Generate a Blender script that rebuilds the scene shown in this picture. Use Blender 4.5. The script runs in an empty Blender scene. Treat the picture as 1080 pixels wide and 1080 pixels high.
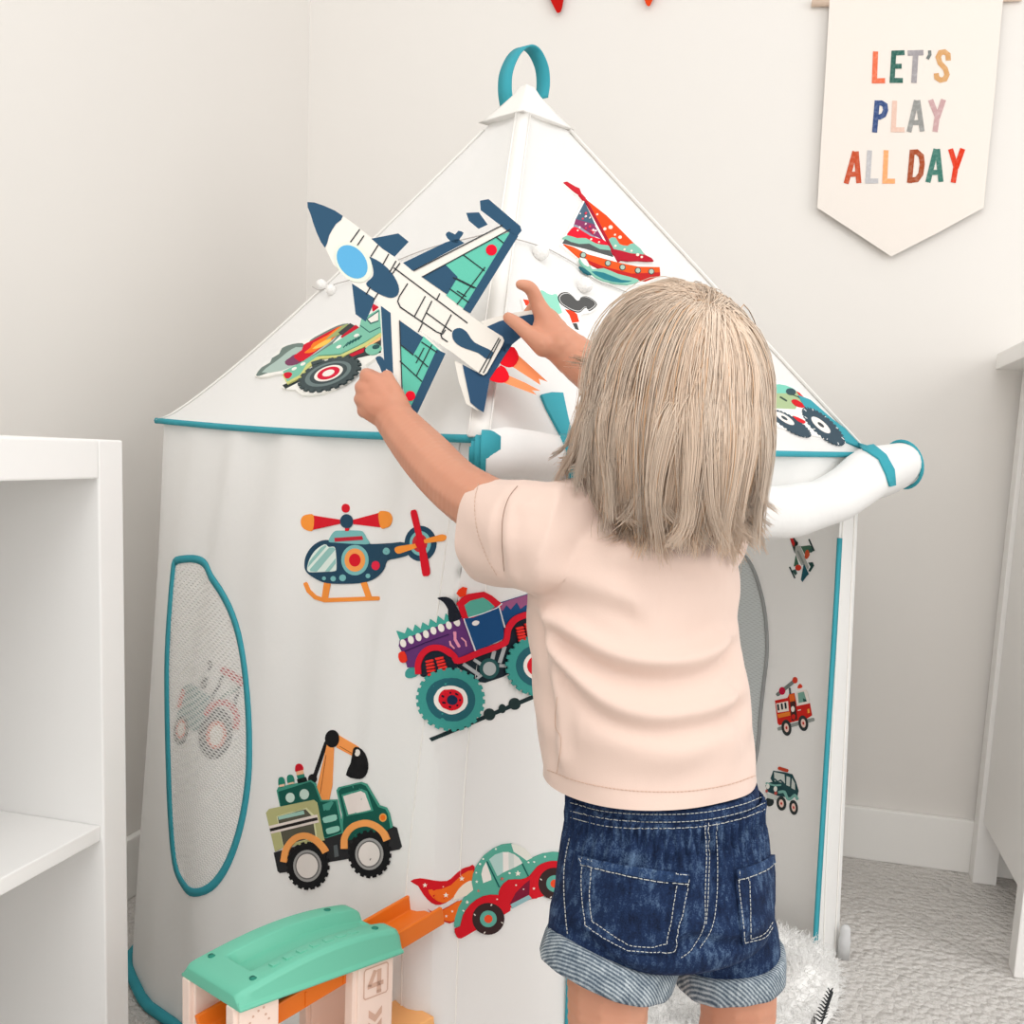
import bpy, bmesh, math, random
import numpy as np
from mathutils import Vector, Matrix, geometry
from mathutils.bvhtree import BVHTree
random.seed(7); rng = np.random.default_rng(7)
S = bpy.context.scene
COL = S.collection
# ------------------------------------------------------------------ camera (solved from the vanishing points)
CX, CY, F, H = 540.0, 622.0, 1076.0, 0.78
_Y = np.array([831-CX, 485-CY, F]); _Y /= np.linalg.norm(_Y)
_X = np.array([3587+CX, -(301-CY), -F]); _X -= _X.dot(_Y)*_Y; _X /= np.linalg.norm(_X)
_Z = np.cross(_X, _Y)
if _Z[1] > 0: _Z = -_Z
R3 = np.stack([_X, _Y, _Z], 0)
CAM = Vector((0, 0, H))
def ray(x, y):
    return Vector(R3 @ np.array([(x-CX)/F, (y-CY)/F, 1.0]))
def W(x, y, d):
    return CAM + ray(x, y)*d
def on_floor(x, y, z=0.0):
    r = ray(x, y); return CAM + r*((z-H)/r.z)
def on_plane(x, y, p, n):
    r = ray(x, y); return CAM + r*((p-CAM).dot(n)/r.dot(n))
def proj(p):
    v = R3.T @ np.array(Vector(p)-CAM); return CX+F*v[0]/v[2], CY+F*v[1]/v[2], v[2]
cam = bpy.data.cameras.new('camera'); camo = bpy.data.objects.new('camera', cam); COL.objects.link(camo)
cr = Vector(R3 @ np.array([1, 0, 0])); cu = -Vector(R3 @ np.array([0, 1, 0])); cb = -Vector(R3 @ np.array([0, 0, 1]))
camo.matrix_world = Matrix(((cr.x, cu.x, cb.x, CAM.x), (cr.y, cu.y, cb.y, CAM.y), (cr.z, cu.z, cb.z, CAM.z), (0, 0, 0, 1)))
cam.sensor_width = 36; cam.lens = F/1080*36; cam.shift_y = (CY-540)/1080; cam.clip_start = .01
S.camera = camo
LAT = Vector((cr.x, cr.y, 0)).normalized()          # level axis to the right of the viewer
DEP = Vector((-cb.x, -cb.y, 0)).normalized()        # level axis away from the viewer
UP = Vector((0, 0, 1))
# ------------------------------------------------------------------ materials
def lin(c):
    out = []
    for v in c[:3]:
        v = v/255.0; out.append(v/12.92 if v <= .04045 else ((v+.055)/1.055)**2.4)
    return (*out, 1.0)
MATS = {}
def mat(name, rgb, rough=.6, bump=None, spec=.3, var=None, transl=0, sss=0, metal=0, sheen=0):
    """bump=(scale,strength,dist) noise; var=(scale,rgb2,low,high) patchy colour of the stuff itself"""
    if name in MATS: return MATS[name]
    m = bpy.data.materials.new(name); m.use_nodes = True; MATS[name] = m
    nt = m.node_tree; N = nt.nodes; L = nt.links; b = N['Principled BSDF']
    b.inputs['Base Color'].default_value = lin(rgb); b.inputs['Roughness'].default_value = rough
    b.inputs['Specular IOR Level'].default_value = spec; b.inputs['Metallic'].default_value = metal
    if sss:
        b.inputs['Subsurface Weight'].default_value = sss; b.inputs['Subsurface Radius'].default_value = (1, .35, .2)
        b.inputs['Subsurface Scale'].default_value = .006
    if sheen: b.inputs['Sheen Weight'].default_value = sheen
    tc = N.new('ShaderNodeTexCoord')
    if var:
        n = N.new('ShaderNodeTexNoise'); n.inputs['Scale'].default_value = var[0]; n.inputs['Detail'].default_value = 6
        L.new(tc.outputs['Object'], n.inputs['Vector'])
        r = N.new('ShaderNodeValToRGB'); r.color_ramp.elements[0].position = var[2]; r.color_ramp.elements[1].position = var[3]
        r.color_ramp.elements[0].color = lin(rgb); r.color_ramp.elements[1].color = lin(var[1])
        L.new(n.outputs['Fac'], r.inputs['Fac']); L.new(r.outputs['Color'], b.inputs['Base Color'])
    if bump:
        n = N.new('ShaderNodeTexNoise'); n.inputs['Scale'].default_value = bump[0]; n.inputs['Detail'].default_value = 3
        L.new(tc.outputs['Object'], n.inputs['Vector'])
        bp = N.new('ShaderNodeBump'); bp.inputs['Strength'].default_value = bump[1]; bp.inputs['Distance'].default_value = bump[2]
        L.new(n.outputs['Fac'], bp.inputs['Height']); L.new(bp.outputs['Normal'], b.inputs['Normal'])
    if transl:
        t = N.new('ShaderNodeBsdfTranslucent'); t.inputs['Color'].default_value = lin(rgb)
        mx = N.new('ShaderNodeMixShader'); mx.inputs['Fac'].default_value = transl
        L.new(b.outputs[0], mx.inputs[1]); L.new(t.outputs[0], mx.inputs[2]); L.new(mx.outputs[0], N['Material Output'].inputs['Surface'])
    return m
def ink(rgb):
    return mat('felt_ink_%d_%d_%d' % tuple(rgb), rgb, .75, (900, .15, .0005), .15)
# ------------------------------------------------------------------ object helpers
ORG = {}
def tag(o, label=None, cat=None, group=None, kind=None):
    if label: o['label'] = label
    if cat: o['category'] = cat
    if group: o['group'] = group
    if kind: o['kind'] = kind
    return o
def empty(name, loc, label=None, cat=None, group=None):
    o = bpy.data.objects.new(name, None); COL.objects.link(o); o.location = loc; o.empty_display_size = .05
    ORG[o.name] = Vector(loc); return tag(o, label, cat, group)
def mesh_obj(name, V, Fc, mats, parent=None, mi=None, smooth=True, origin=None, edges=None):
    if not isinstance(mats, (list, tuple)): mats = [mats]
    me = bpy.data.meshes.new(name)
    org = ORG[parent.name] if parent is not None else (Vector(origin) if origin is not None else Vector((0, 0, 0)))
    V = np.asarray([tuple(v) for v in V] if not isinstance(V, np.ndarray) else V, dtype=float) - np.array(org)
    me.from_pydata(V.tolist(), edges or [], Fc if isinstance(Fc, list) else [list(map(int, f)) for f in Fc])
    for m in mats: me.materials.append(m)
    if mi is not None: me.polygons.foreach_set('material_index', np.asarray(mi, dtype=np.int32))
    me.polygons.foreach_set('use_smooth', np.full(len(me.polygons), smooth))
    me.update()
    o = bpy.data.objects.new(name, me); COL.objects.link(o)
    if parent is not None: o.parent = parent
    else: o.location = org
    ORG[o.name] = org
    return o
class MB:
    """collects shapes in world coordinates, builds one mesh"""
    def __init__(s): s.v = []; s.f = []; s.mi = []; s.cur = 0
    def add(s, V, Fc):
        o = len(s.v); s.v += [tuple(v) for v in V]
        for f in Fc: s.f.append([i+o for i in f]); s.mi.append(s.cur)
        return s
    def build(s, name, mats, parent=None, smooth=True, origin=None):
        return mesh_obj(name, s.v, s.f, mats, parent, s.mi, smooth, origin)
def box_vf(lo, hi, bev=0.0, axes=None, org=None):
    bm = bmesh.new(); bmesh.ops.create_cube(bm, size=1)
    lo = Vector(lo); hi = Vector(hi); c = (lo+hi)/2; s = hi-lo
    for v in bm.verts: v.co = Vector((v.co.x*s.x, v.co.y*s.y, v.co.z*s.z))+c
    if bev: bmesh.ops.bevel(bm, geom=list(bm.edges), offset=bev, segments=2, affect='EDGES', profile=.6)
    if axes:
        for v in bm.verts: v.co = org + axes[0]*v.co.x + axes[1]*v.co.y + axes[2]*v.co.z
    bm.verts.index_update()
    r = ([v.co.copy() for v in bm.verts], [[v.index for v in f.verts] for f in bm.faces]); bm.free(); return r
def box(name, lo, hi, m, parent=None, bev=.002, axes=None, org=None, origin=None):
    V, Fc = box_vf(lo, hi, bev, axes, org); return mesh_obj(name, V, Fc, m, parent, smooth=False, origin=origin)
def catmull(P, n=8, closed=False):
    P = [Vector(p) for p in P]; out = []; k = len(P)
    rngi = range(k if closed else k-1)
    for i in rngi:
        a = P[(i-1) % k] if closed or i > 0 else P[0]*2-P[1]
        b = P[i]; c = P[(i+1) % k]; d = P[(i+2) % k] if closed or i+2 < k else P[-1]*2-P[-2]
        for j in range(n):
            t = j/n
            out.append(.5*((2*b)+(c-a)*t+(2*a-5*b+4*c-d)*t*t+(-a+3*b-3*c+d)*t**3))
    if not closed: out.append(P[-1])
    return out
def tube_vf(P, r, n=8, cap=True, closed=False):
    P = [Vector(p) for p in P]; k = len(P); V = []; Fc = []
    rr = r if isinstance(r, (list, tuple)) else [r]*k
    T = []
    for i in range(k):
        a = P[(i-1) % k] if closed else P[max(i-1, 0)]; b = P[(i+1) % k] if closed else P[min(i+1, k-1)]
        T.append((b-a).normalized())
    ref = Vector((0, 0, 1)) if abs(T[0].z) < .9 else Vector((1, 0, 0))
    N = T[0].cross(ref).normalized()
    for i in range(k):
        N = (N-T[i]*N.dot(T[i])).normalized(); B = T[i].cross(N)
        for j in range(n):
            a = 2*math.pi*j/n; V.append(P[i]+(N*math.cos(a)+B*math.sin(a))*rr[i])
    for i in range(k if closed else k-1):
        for j in range(n):
            i2 = (i+1) % k
            Fc.append([i*n+j, i*n+(j+1) % n, i2*n+(j+1) % n, i2*n+j])
    if cap and not closed:
        Fc.append(list(range(n))[::-1]); Fc.append([(k-1)*n+j for j in range(n)])
    return V, Fc
def tube(name, P, r, m, parent=None, n=8, closed=False):
    V, Fc = tube_vf(P, r, n, True, closed); return mesh_obj(name, V, Fc, m, parent)
def ribbon_vf(P, side, thick):
    """strap: path points, half-width vectors, thickness"""
    V = []; Fc = []; k = len(P)
    for i in range(k):
        t = (P[min(i+1, k-1)]-P[max(i-1, 0)]).normalized(); s = side[i] if isinstance(side, list) else side
        n = t.cross(s).normalized()*thick/2
        V += [P[i]-s-n, P[i]+s-n, P[i]+s+n, P[i]-s+n]
    for i in range(k-1):
        for j in range(4): Fc.append([i*4+j, i*4+(j+1) % 4, (i+1)*4+(j+1) % 4, (i+1)*4+j])
    Fc += [[3, 2, 1, 0], [(k-1)*4+j for j in range(4)]]
    return V, Fc
def loft_vf(rings, cap=True):
    n = len(rings[0]); V = [p for r in rings for p in r]; Fc = []
    for i in range(len(rings)-1):
        for j in range(n): Fc.append([i*n+j, i*n+(j+1) % n, (i+1)*n+(j+1) % n, (i+1)*n+j])
    if cap: Fc += [list(range(n))[::-1], [(len(rings)-1)*n+j for j in range(n)]]
    return V, Fc
# ------------------------------------------------------------------ 2-D outlines and conformal patches
def pip(x, y, P):
    c = False; j = len(P)-1
    for i in range(len(P)):
        xi, yi = P[i]; xj, yj = P[j]
        if (yi > y) != (yj > y) and x < (xj-xi)*(y-yi)/(yj-yi)+xi: c = not c
        j = i
    return c
def sm(P, n=5): return [(p.x, p.y) for p in catmull([(x, y, 0) for x, y in P], n, True)]
def so(P, n=5): return [(p.x, p.y) for p in catmull([(x, y, 0) for x, y in P], n)]
def ell(cx, cy, rx, ry=None, rot=0, n=28):
    ry = rx if ry is None else ry; c, s = math.cos(math.radians(rot)), math.sin(math.radians(rot)); out = []
    for i in range(n):
        a = 2*math.pi*i/n; x = rx*math.cos(a); y = ry*math.sin(a); out.append((cx+x*c-y*s, cy+x*s+y*c))
    return out
def gear(cx, cy, rx, ry, teeth, depth, rot=0):
    c, s = math.cos(math.radians(rot)), math.sin(math.radians(rot)); out = []
    for i in range(teeth):
        for k, q in ((0, 1), (.5, 1), (.58, 1-depth), (.92, 1-depth)):
            a = 2*math.pi*(i+k)/teeth; x = rx*q*math.cos(a); y = ry*q*math.sin(a); out.append((cx+x*c-y*s, cy+x*s+y*c))
    return out
def star(cx, cy, r): return [(cx+(r if i % 2 == 0 else r*.42)*math.sin(math.pi*i/5), cy-(r if i % 2 == 0 else r*.42)*math.cos(math.pi*i/5)) for i in range(10)]
def stroke(P, w, round_=True):
    P = [Vector((x, y)) for x, y in P]
    L = []; Rr = []
    for i in range(len(P)):
        a = P[max(i-1, 0)]; b = P[min(i+1, len(P)-1)]; t = (b-a).normalized(); n = Vector((-t.y, t.x))
        if 0 < i < len(P)-1:
            t1 = (P[i]-P[i-1]).normalized(); k = max(.5, Vector((-t1.y, t1.x)).dot(n)); n = n/k
        L.append(P[i]+n*w/2); Rr.append(P[i]-n*w/2)
    out = L
    if round_:
        t = (P[-1]-P[-2]).normalized(); n = Vector((-t.y, t.x)); out = out+[P[-1]+n*w*.35+t*w*.38, P[-1]-n*w*.35+t*w*.38]
    out = out+Rr[::-1]
    if round_:
        t = (P[0]-P[1]).normalized(); n = Vector((-t.y, t.x)); out = out+[P[0]+n*w*.35+t*w*.38, P[0]-n*w*.35+t*w*.38]
    return [(p.x, p.y) for p in out]
def triangulate(P, sp, holes=()):
    """triangles of an outline with inner points every sp -> pts, tris"""
    pts = []; edges = []
    for loop in [P]+list(holes):
        dens = []
        for i in range(len(loop)):
            a = Vector(loop[i]); b = Vector(loop[(i+1) % len(loop)]); k = max(1, int((b-a).length/sp))
            if (b-a).length < 1e-9: continue
            for j in range(k): dens.append(a.lerp(b, j/k))
        o = len(pts); pts += dens; edges += [(o+i, o+(i+1) % len(dens)) for i in range(len(dens))]
    xs = [p[0] for p in P]; ys = [p[1] for p in P]
    y = min(ys)+sp/2; row = 0
    bnd = np.array([(p.x, p.y) for p in pts])
    while y < max(ys):
        x = min(xs)+sp/2+(row % 2)*sp/2
        while x < max(xs):
            if pip(x, y, P) and not any(pip(x, y, h) for h in holes) and ((bnd-(x, y))**2).sum(1).min() > (sp*.45)**2: pts.append(Vector((x, y)))
            x += sp
        y += sp*.87; row += 1
    r = geometry.delaunay_2d_cdt(pts, edges, [], 0, 1e-7)
    vo, fo = r[0], r[2]; tri = []
    for f in fo:
        cx = sum(vo[i].x for i in f)/len(f); cy = sum(vo[i].y for i in f)/len(f)
        if pip(cx, cy, P) and not any(pip(cx, cy, h) for h in holes): tri.append(list(f))
    used = sorted({i for f in tri for i in f}); mp = {u: i for i, u in enumerate(used)}
    return [(vo[u].x, vo[u].y) for u in used], [[mp[i] for i in f] for f in tri]
def bvh_of(*objs):
    V = []; Fc = []
    for o in objs:
        k = len(V); og = ORG[o.name]; V += [v.co+og for v in o.data.vertices]; Fc += [[i+k for i in p.vertices] for p in o.data.polygons]
    return BVHTree.FromPolygons(V, Fc)
def cast(bvh, guess=1.2):
    def f(x, y, h):
        r = ray(x, y); hit = bvh.ray_cast(CAM, r)
        if hit[0] is None:
            hit = min((bvh.find_nearest(W(x, y, guess*q)) for q in np.linspace(.75, 1.3, 45)), key=lambda c: c[3])
        p, n = hit[0], hit[1]
        if n.dot(r) > 0: n = -n
        return p+n*h
    return f
def planar(p, n):
    def f(x, y, h): return on_plane(x, y, p+n*h, n)
    return f
def patch_vf(P, sp, mapf, h, skirt=None, holes=()):
    pts, tri = triangulate(P, sp, holes)
    V = [mapf(x, y, h) for x, y in pts]
    # winding towards viewer
    if tri:
        a, b, c = [V[i] for i in tri[len(tri)//2]]
        if (b-a).cross(c-a).dot(CAM-a) < 0: tri = [t[::-1] for t in tri]
    if skirt is not None:
        cnt = {}
        for t in tri:
            for i in range(3):
                e = (t[i], t[(i+1) % 3]); k = tuple(sorted(e))
                cnt[k] = None if k in cnt else e
        low = {}
        for k, e in cnt.items():
            if e is None: continue
            for i in e:
                if i not in low: low[i] = len(V); V.append(mapf(pts[i][0], pts[i][1], skirt))
            tri.append([e[1], e[0], low[e[0]], low[e[1]]])
    return V, tri
def decal(name, label, cat, crop, shapes, mapf, sp=4.0, h0=.0010, dh=.00013, group='felt vehicle cut-outs on the play tent', base=None):
    """a flat printed cut-out: shapes = (part, rgb, outline in crop units); each drawn piece lies on the one before"""
    x0, y0, s = crop
    parts = {}; order = []; boxes = []
    allp = [(x0+x*s, y0+y*s) for _, _, P in shapes for x, y in P]
    bx = sum(p[0] for p in allp)/len(allp); by = max(p[1] for p in allp)
    root = empty(name, mapf(bx, by, 0), label, cat, group)
    for i, (pt, rgb, P) in enumerate(shapes):
        Q = [(x0+x*s, y0+y*s) for x, y in P]
        if pt not in parts: parts[pt] = (MB(), []); order.append(pt)
        mb, ms = parts[pt]; m = ink(rgb)
        if m not in ms: ms.append(m)
        mb.cur = ms.index(m)
        bb = (min(q[0] for q in Q), min(q[1] for q in Q), max(q[0] for q in Q), max(q[1] for q in Q)); lv = 0
        for b2, l2 in boxes:
            if bb[0] < b2[2] and b2[0] < bb[2] and bb[1] < b2[3] and b2[1] < bb[3]: lv = max(lv, l2+1)
        boxes.append((bb, lv))
        V, T = patch_vf(Q, sp, mapf, h0+dh*lv, (0 if lv == 0 else h0*.5+dh*(lv-1)*.6)); mb.add(V, T)
    for pt in order:
        mb, ms = parts[pt]; mb.build(pt.split('#')[0], ms, root, smooth=False)
    return root
# ------------------------------------------------------------------ voxel-joined bodies
_bm = bmesh.new(); bmesh.ops.create_icosphere(_bm, subdivisions=2, radius=1); _bm.verts.index_update()
ICO_V = np.array([v.co for v in _bm.verts]); ICO_F = np.array([[v.index for v in f.verts] for f in _bm.faces]); _bm.free()
class Blob:
    def __init__(s): s.V = []; s.F = []; s.n = 0
    def add(s, V, Fc):
        V = np.asarray([tuple(v) for v in V]); s.V.append(V)
        for f in Fc:
            s.F.append([int(i)+s.n for i in f])
        s.n += len(V)
    def ball(s, c, r, axes=None):
        r = np.array(r if isinstance(r, (tuple, list)) else (r, r, r)); V = ICO_V*r
        if axes is not None: V = V @ np.array([list(a) for a in axes])
        s.add(V+np.array(c), ICO_F)
    def chain(s, P, r, k=None):
        P4 = [Vector((*p, q)) for p, q in zip(P, r)]; n = len(P4); out = []
        for i in range(n-1):
            a = P4[i-1] if i else P4[0]*2-P4[1]; b = P4[i]; c = P4[i+1]; d = P4[i+2] if i+2 < n else P4[-1]*2-P4[-2]
            st = max(2, int((c-b).length/(.28*min(b[3], c[3]))))
            for j in range(st):
                t = j/st; out.append(.5*((2*b)+(c-a)*t+(2*a-5*b+4*c-d)*t*t+(-a+3*b-3*c+d)*t**3))
        out.append(P4[-1])
        for p in out: s.ball(p[:3], max(p[3], .001))
    def remesh(s, vox, smooth=4, fac=.5):
        me = bpy.data.meshes.new('tmp'); me.from_pydata(np.concatenate(s.V).tolist(), [], s.F)
        o = bpy.data.objects.new('tmp', me); COL.objects.link(o)
        m = o.modifiers.new('r', 'REMESH'); m.mode = 'VOXEL'; m.voxel_size = vox; m.adaptivity = 0
        if smooth:
            q = o.modifiers.new('s', 'SMOOTH'); q.factor = fac; q.iterations = smooth
        dg = bpy.context.evaluated_depsgraph_get(); ev = o.evaluated_get(dg); m2 = bpy.data.meshes.new_from_object(ev)
        n = len(m2.vertices); V = np.empty(n*3); m2.vertices.foreach_get('co', V); V = V.reshape(-1, 3)
        Fc = [list(p.vertices) for p in m2.polygons]
        bpy.data.objects.remove(o); bpy.data.meshes.remove(me); bpy.data.meshes.remove(m2)
        return V, Fc
def vnormals(V, Fc):
    me = bpy.data.meshes.new('t'); me.from_pydata(V.tolist(), [], Fc); me.update()
    N = np.empty(len(V)*3); me.vertices.foreach_get('normal', N) if False else None
    N = np.array([v.normal for v in me.vertices]); bpy.data.meshes.remove(me); return N
def projv(V):
    q = (V-np.array(CAM)) @ R3; return CX+F*q[:, 0]/q[:, 2], CY+F*q[:, 1]/q[:, 2], q[:, 2]
# ------------------------------------------------------------------ the room
WALL = mat('wall_paint', (229, 225, 220), .75, (180, .08, .001), .2)
TRIMM = mat('trim_paint', (242, 240, 236), .45, None, .35)
XL, YB = -1.03, 2.072
def struct(o): return tag(o, kind='structure')
# carpet: woven loops
CARP = mat('loop_carpet', (228, 222, 216), .95, None, .05)
nt = CARP.node_tree; N = nt.nodes; L = nt.links; tc = [n for n in N if n.type == 'TEX_COORD'][0]; bs = N['Principled BSDF']
vo = N.new('ShaderNodeTexVoronoi'); vo.inputs['Scale'].default_value = 88; L.new(tc.outputs['Object'], vo.inputs['Vector'])
no = N.new('ShaderNodeTexNoise'); no.inputs['Scale'].default_value = 420; no.inputs['Detail'].default_value = 4; L.new(tc.outputs['Object'], no.inputs['Vector'])
wv = N.new('ShaderNodeTexVoronoi'); wv.inputs['Scale'].default_value = 44; L.new(tc.outputs['Object'], wv.inputs['Vector'])
a1 = N.new('ShaderNodeMath'); a1.operation = 'MULTIPLY_ADD'; L.new(vo.outputs['Distance'], a1.inputs[0]); a1.inputs[1].default_value = -2.0; L.new(no.outputs['Fac'], a1.inputs[2])
a2 = N.new('ShaderNodeMath'); a2.operation = 'MULTIPLY_ADD'; L.new(wv.outputs['Distance'], a2.inputs[0]); a2.inputs[1].default_value = -.8; L.new(a1.outputs[0], a2.inputs[2])
bp = N.new('ShaderNodeBump'); bp.inputs['Strength'].default_value = 1; bp.inputs['Distance'].default_value = .005; L.new(a2.outputs[0], bp.inputs['Height']); L.new(bp.outputs[0], bs.inputs['Normal'])
rp = N.new('ShaderNodeValToRGB'); rp.color_ramp.elements[0].color = lin((222, 216, 210)); rp.color_ramp.elements[1].color = lin((248, 245, 241)); rp.color_ramp.elements[0].position = .3; rp.color_ramp.elements[1].position = .75
L.new(no.outputs['Fac'], rp.inputs['Fac']); L.new(rp.outputs[0], bs.inputs['Base Color'])
struct(box('floor', (XL-.1, -1.6, -.06), (2.4, YB+.1, 0), CARP, bev=0))
struct(box('wall_back', (XL-.1, YB, 0), (2.4, YB+.1, 2.45), WALL, bev=0))
struct(box('wall_left', (XL-.1, -1.6, 0), (XL, YB, 2.45), WALL, bev=0))
struct(box('baseboard_back', (XL, YB-.014, 0), (2.4, YB, .105), TRIMM, bev=.003))
struct(box('baseboard_left', (XL, -1.6, 0), (XL+.014, YB-.014, .105), TRIMM, bev=.003))
# ------------------------------------------------------------------ cube shelf along the left wall
SHM = mat('white_laminate', (243, 242, 240), .35, None, .4)
XF, YE, ZT = -.635, None, .772
r_ = ray(132, 700); tt = (XF-CAM.x)/r_.x; YE = (CAM+r_*tt).y
x0 = XF-.385
sh = empty('cube_bookcase', (XF-.19, YE-.38, 0), 'white open cube bookcase standing along the left wall, cut by the photo edge', 'bookcase')
t = .037; w = .335; ln = .77
box('top_panel', (x0, YE-ln, ZT-t), (XF, YE-t-.0005, ZT), SHM, sh)
box('bottom_panel', (x0, YE-ln, 0), (XF, YE-t-.0005, t), SHM, sh)
box('side_panel', (x0, YE-t, 0), (XF, YE, ZT), SHM, sh)
box('side_panel', (x0, YE-ln-t, 0), (XF, YE-ln-.0005, ZT), SHM, sh)
box('shelf', (x0+.002, YE-ln+.0005, .372), (XF-.004, YE-t-.0005, .388), SHM, sh, .0015)
box('divider', (x0+.002, YE-ln/2-.03, t+.0005), (XF-.004, YE-ln/2-.014, .3715), SHM, sh, .0015)
box('divider', (x0+.002, YE-ln/2-.03, .3885), (XF-.004, YE-ln/2-.014, ZT-t-.0005), SHM, sh, .0015)
# ------------------------------------------------------------------ dresser on the right
DRM = mat('white_dresser_paint', (240, 238, 235), .4, None, .4)
pb = on_floor(1021, 921); pf = on_floor(1063, 1030)
dx = pb.x; y0 = pf.y; y1 = YB-.016
dz = .958
dr = empty('dresser', (dx+.4, (y0+y1)/2, 0), 'white wooden dresser with square legs in the corner right of the tent', 'dresser')
box('top_panel', (dx-.046, y0-.03, dz), (dx+.88, y1, dz+.028), DRM, dr)
for (xa, ya) in ((dx, y1-.042), (dx, y0), (dx+.80, y1-.042), (dx+.80, y0)):
    box('leg', (xa, ya, 0), (xa+.042, ya+.042, dz-.0005), DRM, dr)
box('side_panel', (dx+.008, y0+.0425, .12), (dx+.026, y1-.0425, dz-.0005), DRM, dr)
box('side_panel', (dx+.816, y0+.0425, .12), (dx+.834, y1-.0425, dz-.0005), DRM, dr)
box('back_panel', (dx+.0425, y1-.02, .12), (dx+.7995, y1-.008, dz-.0005), DRM, dr)
for k in range(3):
    d_ = box('drawer', (dx+.045, y0+.004, .135+k*.272), (dx+.797, y0+.30, .40+k*.272), DRM, dr, .003)
    for q in (.2, .6):
        V, Fc = tube_vf([(dx+q, y0+.004, .27+k*.272), (dx+q, y0-.012, .27+k*.272), (dx+q, y0-.024, .27+k*.272)], [.006, .008, .014], 12)
        mesh_obj('knob', V, Fc, DRM, d_)
# ------------------------------------------------------------------ wall banner
LIN = mat('linen_canvas', (233, 225, 217), .85, (500, .25, .0006), .1)
WOOD = mat('pale_dowel_wood', (226, 203, 184), .55)
bp0 = Vector((0, YB-.015, 0)); bn = Vector((0, -1, 0))
bmapf = planar(bp0, bn)
ban = empty('wall_banner', on_plane(950, 270, bp0, bn), 'cream canvas pennant reading LET\'S PLAY ALL DAY, hung on the back wall', 'wall banner')
V, T = patch_vf([(875.5, -9), (1059, -9), (1056, 20), (1050, 90), (1043, 160), (1037.5, 219), (990, 245), (940, 270.5), (900, 244), (862, 219), (866, 150), (871, 70)], 12, bmapf, 0, -.003)
mesh_obj('canvas', V, T, LIN, ban, smooth=False)
d0 = bmapf(856, 3.5, -.008); d1 = bmapf(1078, -3, -.008)
tube('dowel', [d0, d1], .0062, WOOD, ban, 12)
for e in (d0+Vector((.02, 0, .004)), d1+Vector((-.02, 0, .004))):
    tube('hanging_cord', [e, (d0+d1)/2+Vector((0, 0.003, .16))], .0012, LIN, ban, 6)
bc = (840, 0, 240/926)
def letter(ch, rgb, strokes, w=21):
    mb = MB()
    for i, s_ in enumerate(strokes):
        P = [(bc[0]+x*bc[2], bc[1]+y*bc[2]) for x, y in stroke(s_, w, False)]
        V, T = patch_vf(P, 8, bmapf, .0006+i*.0001, .0001); mb.add(V, T)
    o = mb.build('letter', mat('ink_'+'_'.join(map(str, rgb)), rgb, .8, None, .1, var=(160, tuple(min(255, int(c+(255-c)*.25)) for c in rgb), .45, .8)), ban, smooth=False)
    tag(o, 'printed %s' % ch)
letter('orange letter L in LET\'S', (226, 112, 78), [[(322, 209), (317, 339)], [(310, 329), (361, 328)]])
letter('dark green letter E', (52, 98, 88), [[(397, 207), (389, 337)], [(388, 216), (440, 214)], [(388, 270), (428, 269)], [(380, 327), (433, 327)]], 20)
letter('grey letter T', (158, 153, 156), [[(453, 216), (517, 214)], [(486, 212), (478, 337)]], 22)
letter('grey apostrophe', (115, 122, 120), [[(542, 205), (543, 222), (533, 240)]], 13)
letter('tan letter S', (208, 158, 106), [[(618, 246), (617, 222), (603, 211), (586, 214), (577, 232), (584, 256), (606, 280), (613, 303), (604, 322), (586, 326), (571, 316), (569, 298)]])
letter('navy letter P', (60, 80, 126), [[(329, 409), (318, 539)], [(322, 419), (346, 419), (360, 428), (363, 448), (355, 468), (340, 476), (320, 476)]])
letter('pale pink letter L in PLAY', (224, 190, 174), [[(400, 410), (394, 538)], [(386, 528), (440, 528)]], 20)
letter('grey letter A in PLAY', (146, 146, 143), [[(488, 408), (458, 537)], [(494, 408), (512, 535)], [(468, 499), (508, 498)]], 20)
letter('dusty pink letter Y', (196, 160, 160), [[(546, 406), (574, 478)], [(599, 405), (574, 478)], [(574, 468), (564, 536)]])
letter('rust letter A in ALL', (192, 82, 52), [[(238, 616), (202, 747)], [(243, 616), (254, 745)], [(212, 710), (252, 708)]])
letter('pale grey letter L in ALL', (188, 186, 188), [[(298, 612), (290, 746)], [(280, 737), (333, 736)]], 20)
letter('peach letter L in ALL', (244, 166, 112), [[(365, 611), (359, 746)], [(350, 737), (401, 737)]], 20)
letter('brown letter D', (160, 78, 48), [[(472, 610), (460, 744)], [(462, 620), (490, 618), (508, 634), (512, 668), (506, 708), (490, 730), (456, 735)]])
letter('green letter A in DAY', (66, 118, 106), [[(568, 606), (535, 742)], [(574, 606), (588, 740)], [(546, 702), (586, 701)]])
letter('red letter Y', (214, 58, 32), [[(627, 606), (650, 682)], [(677, 605), (650, 682)], [(650, 672), (638, 743)]])
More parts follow.
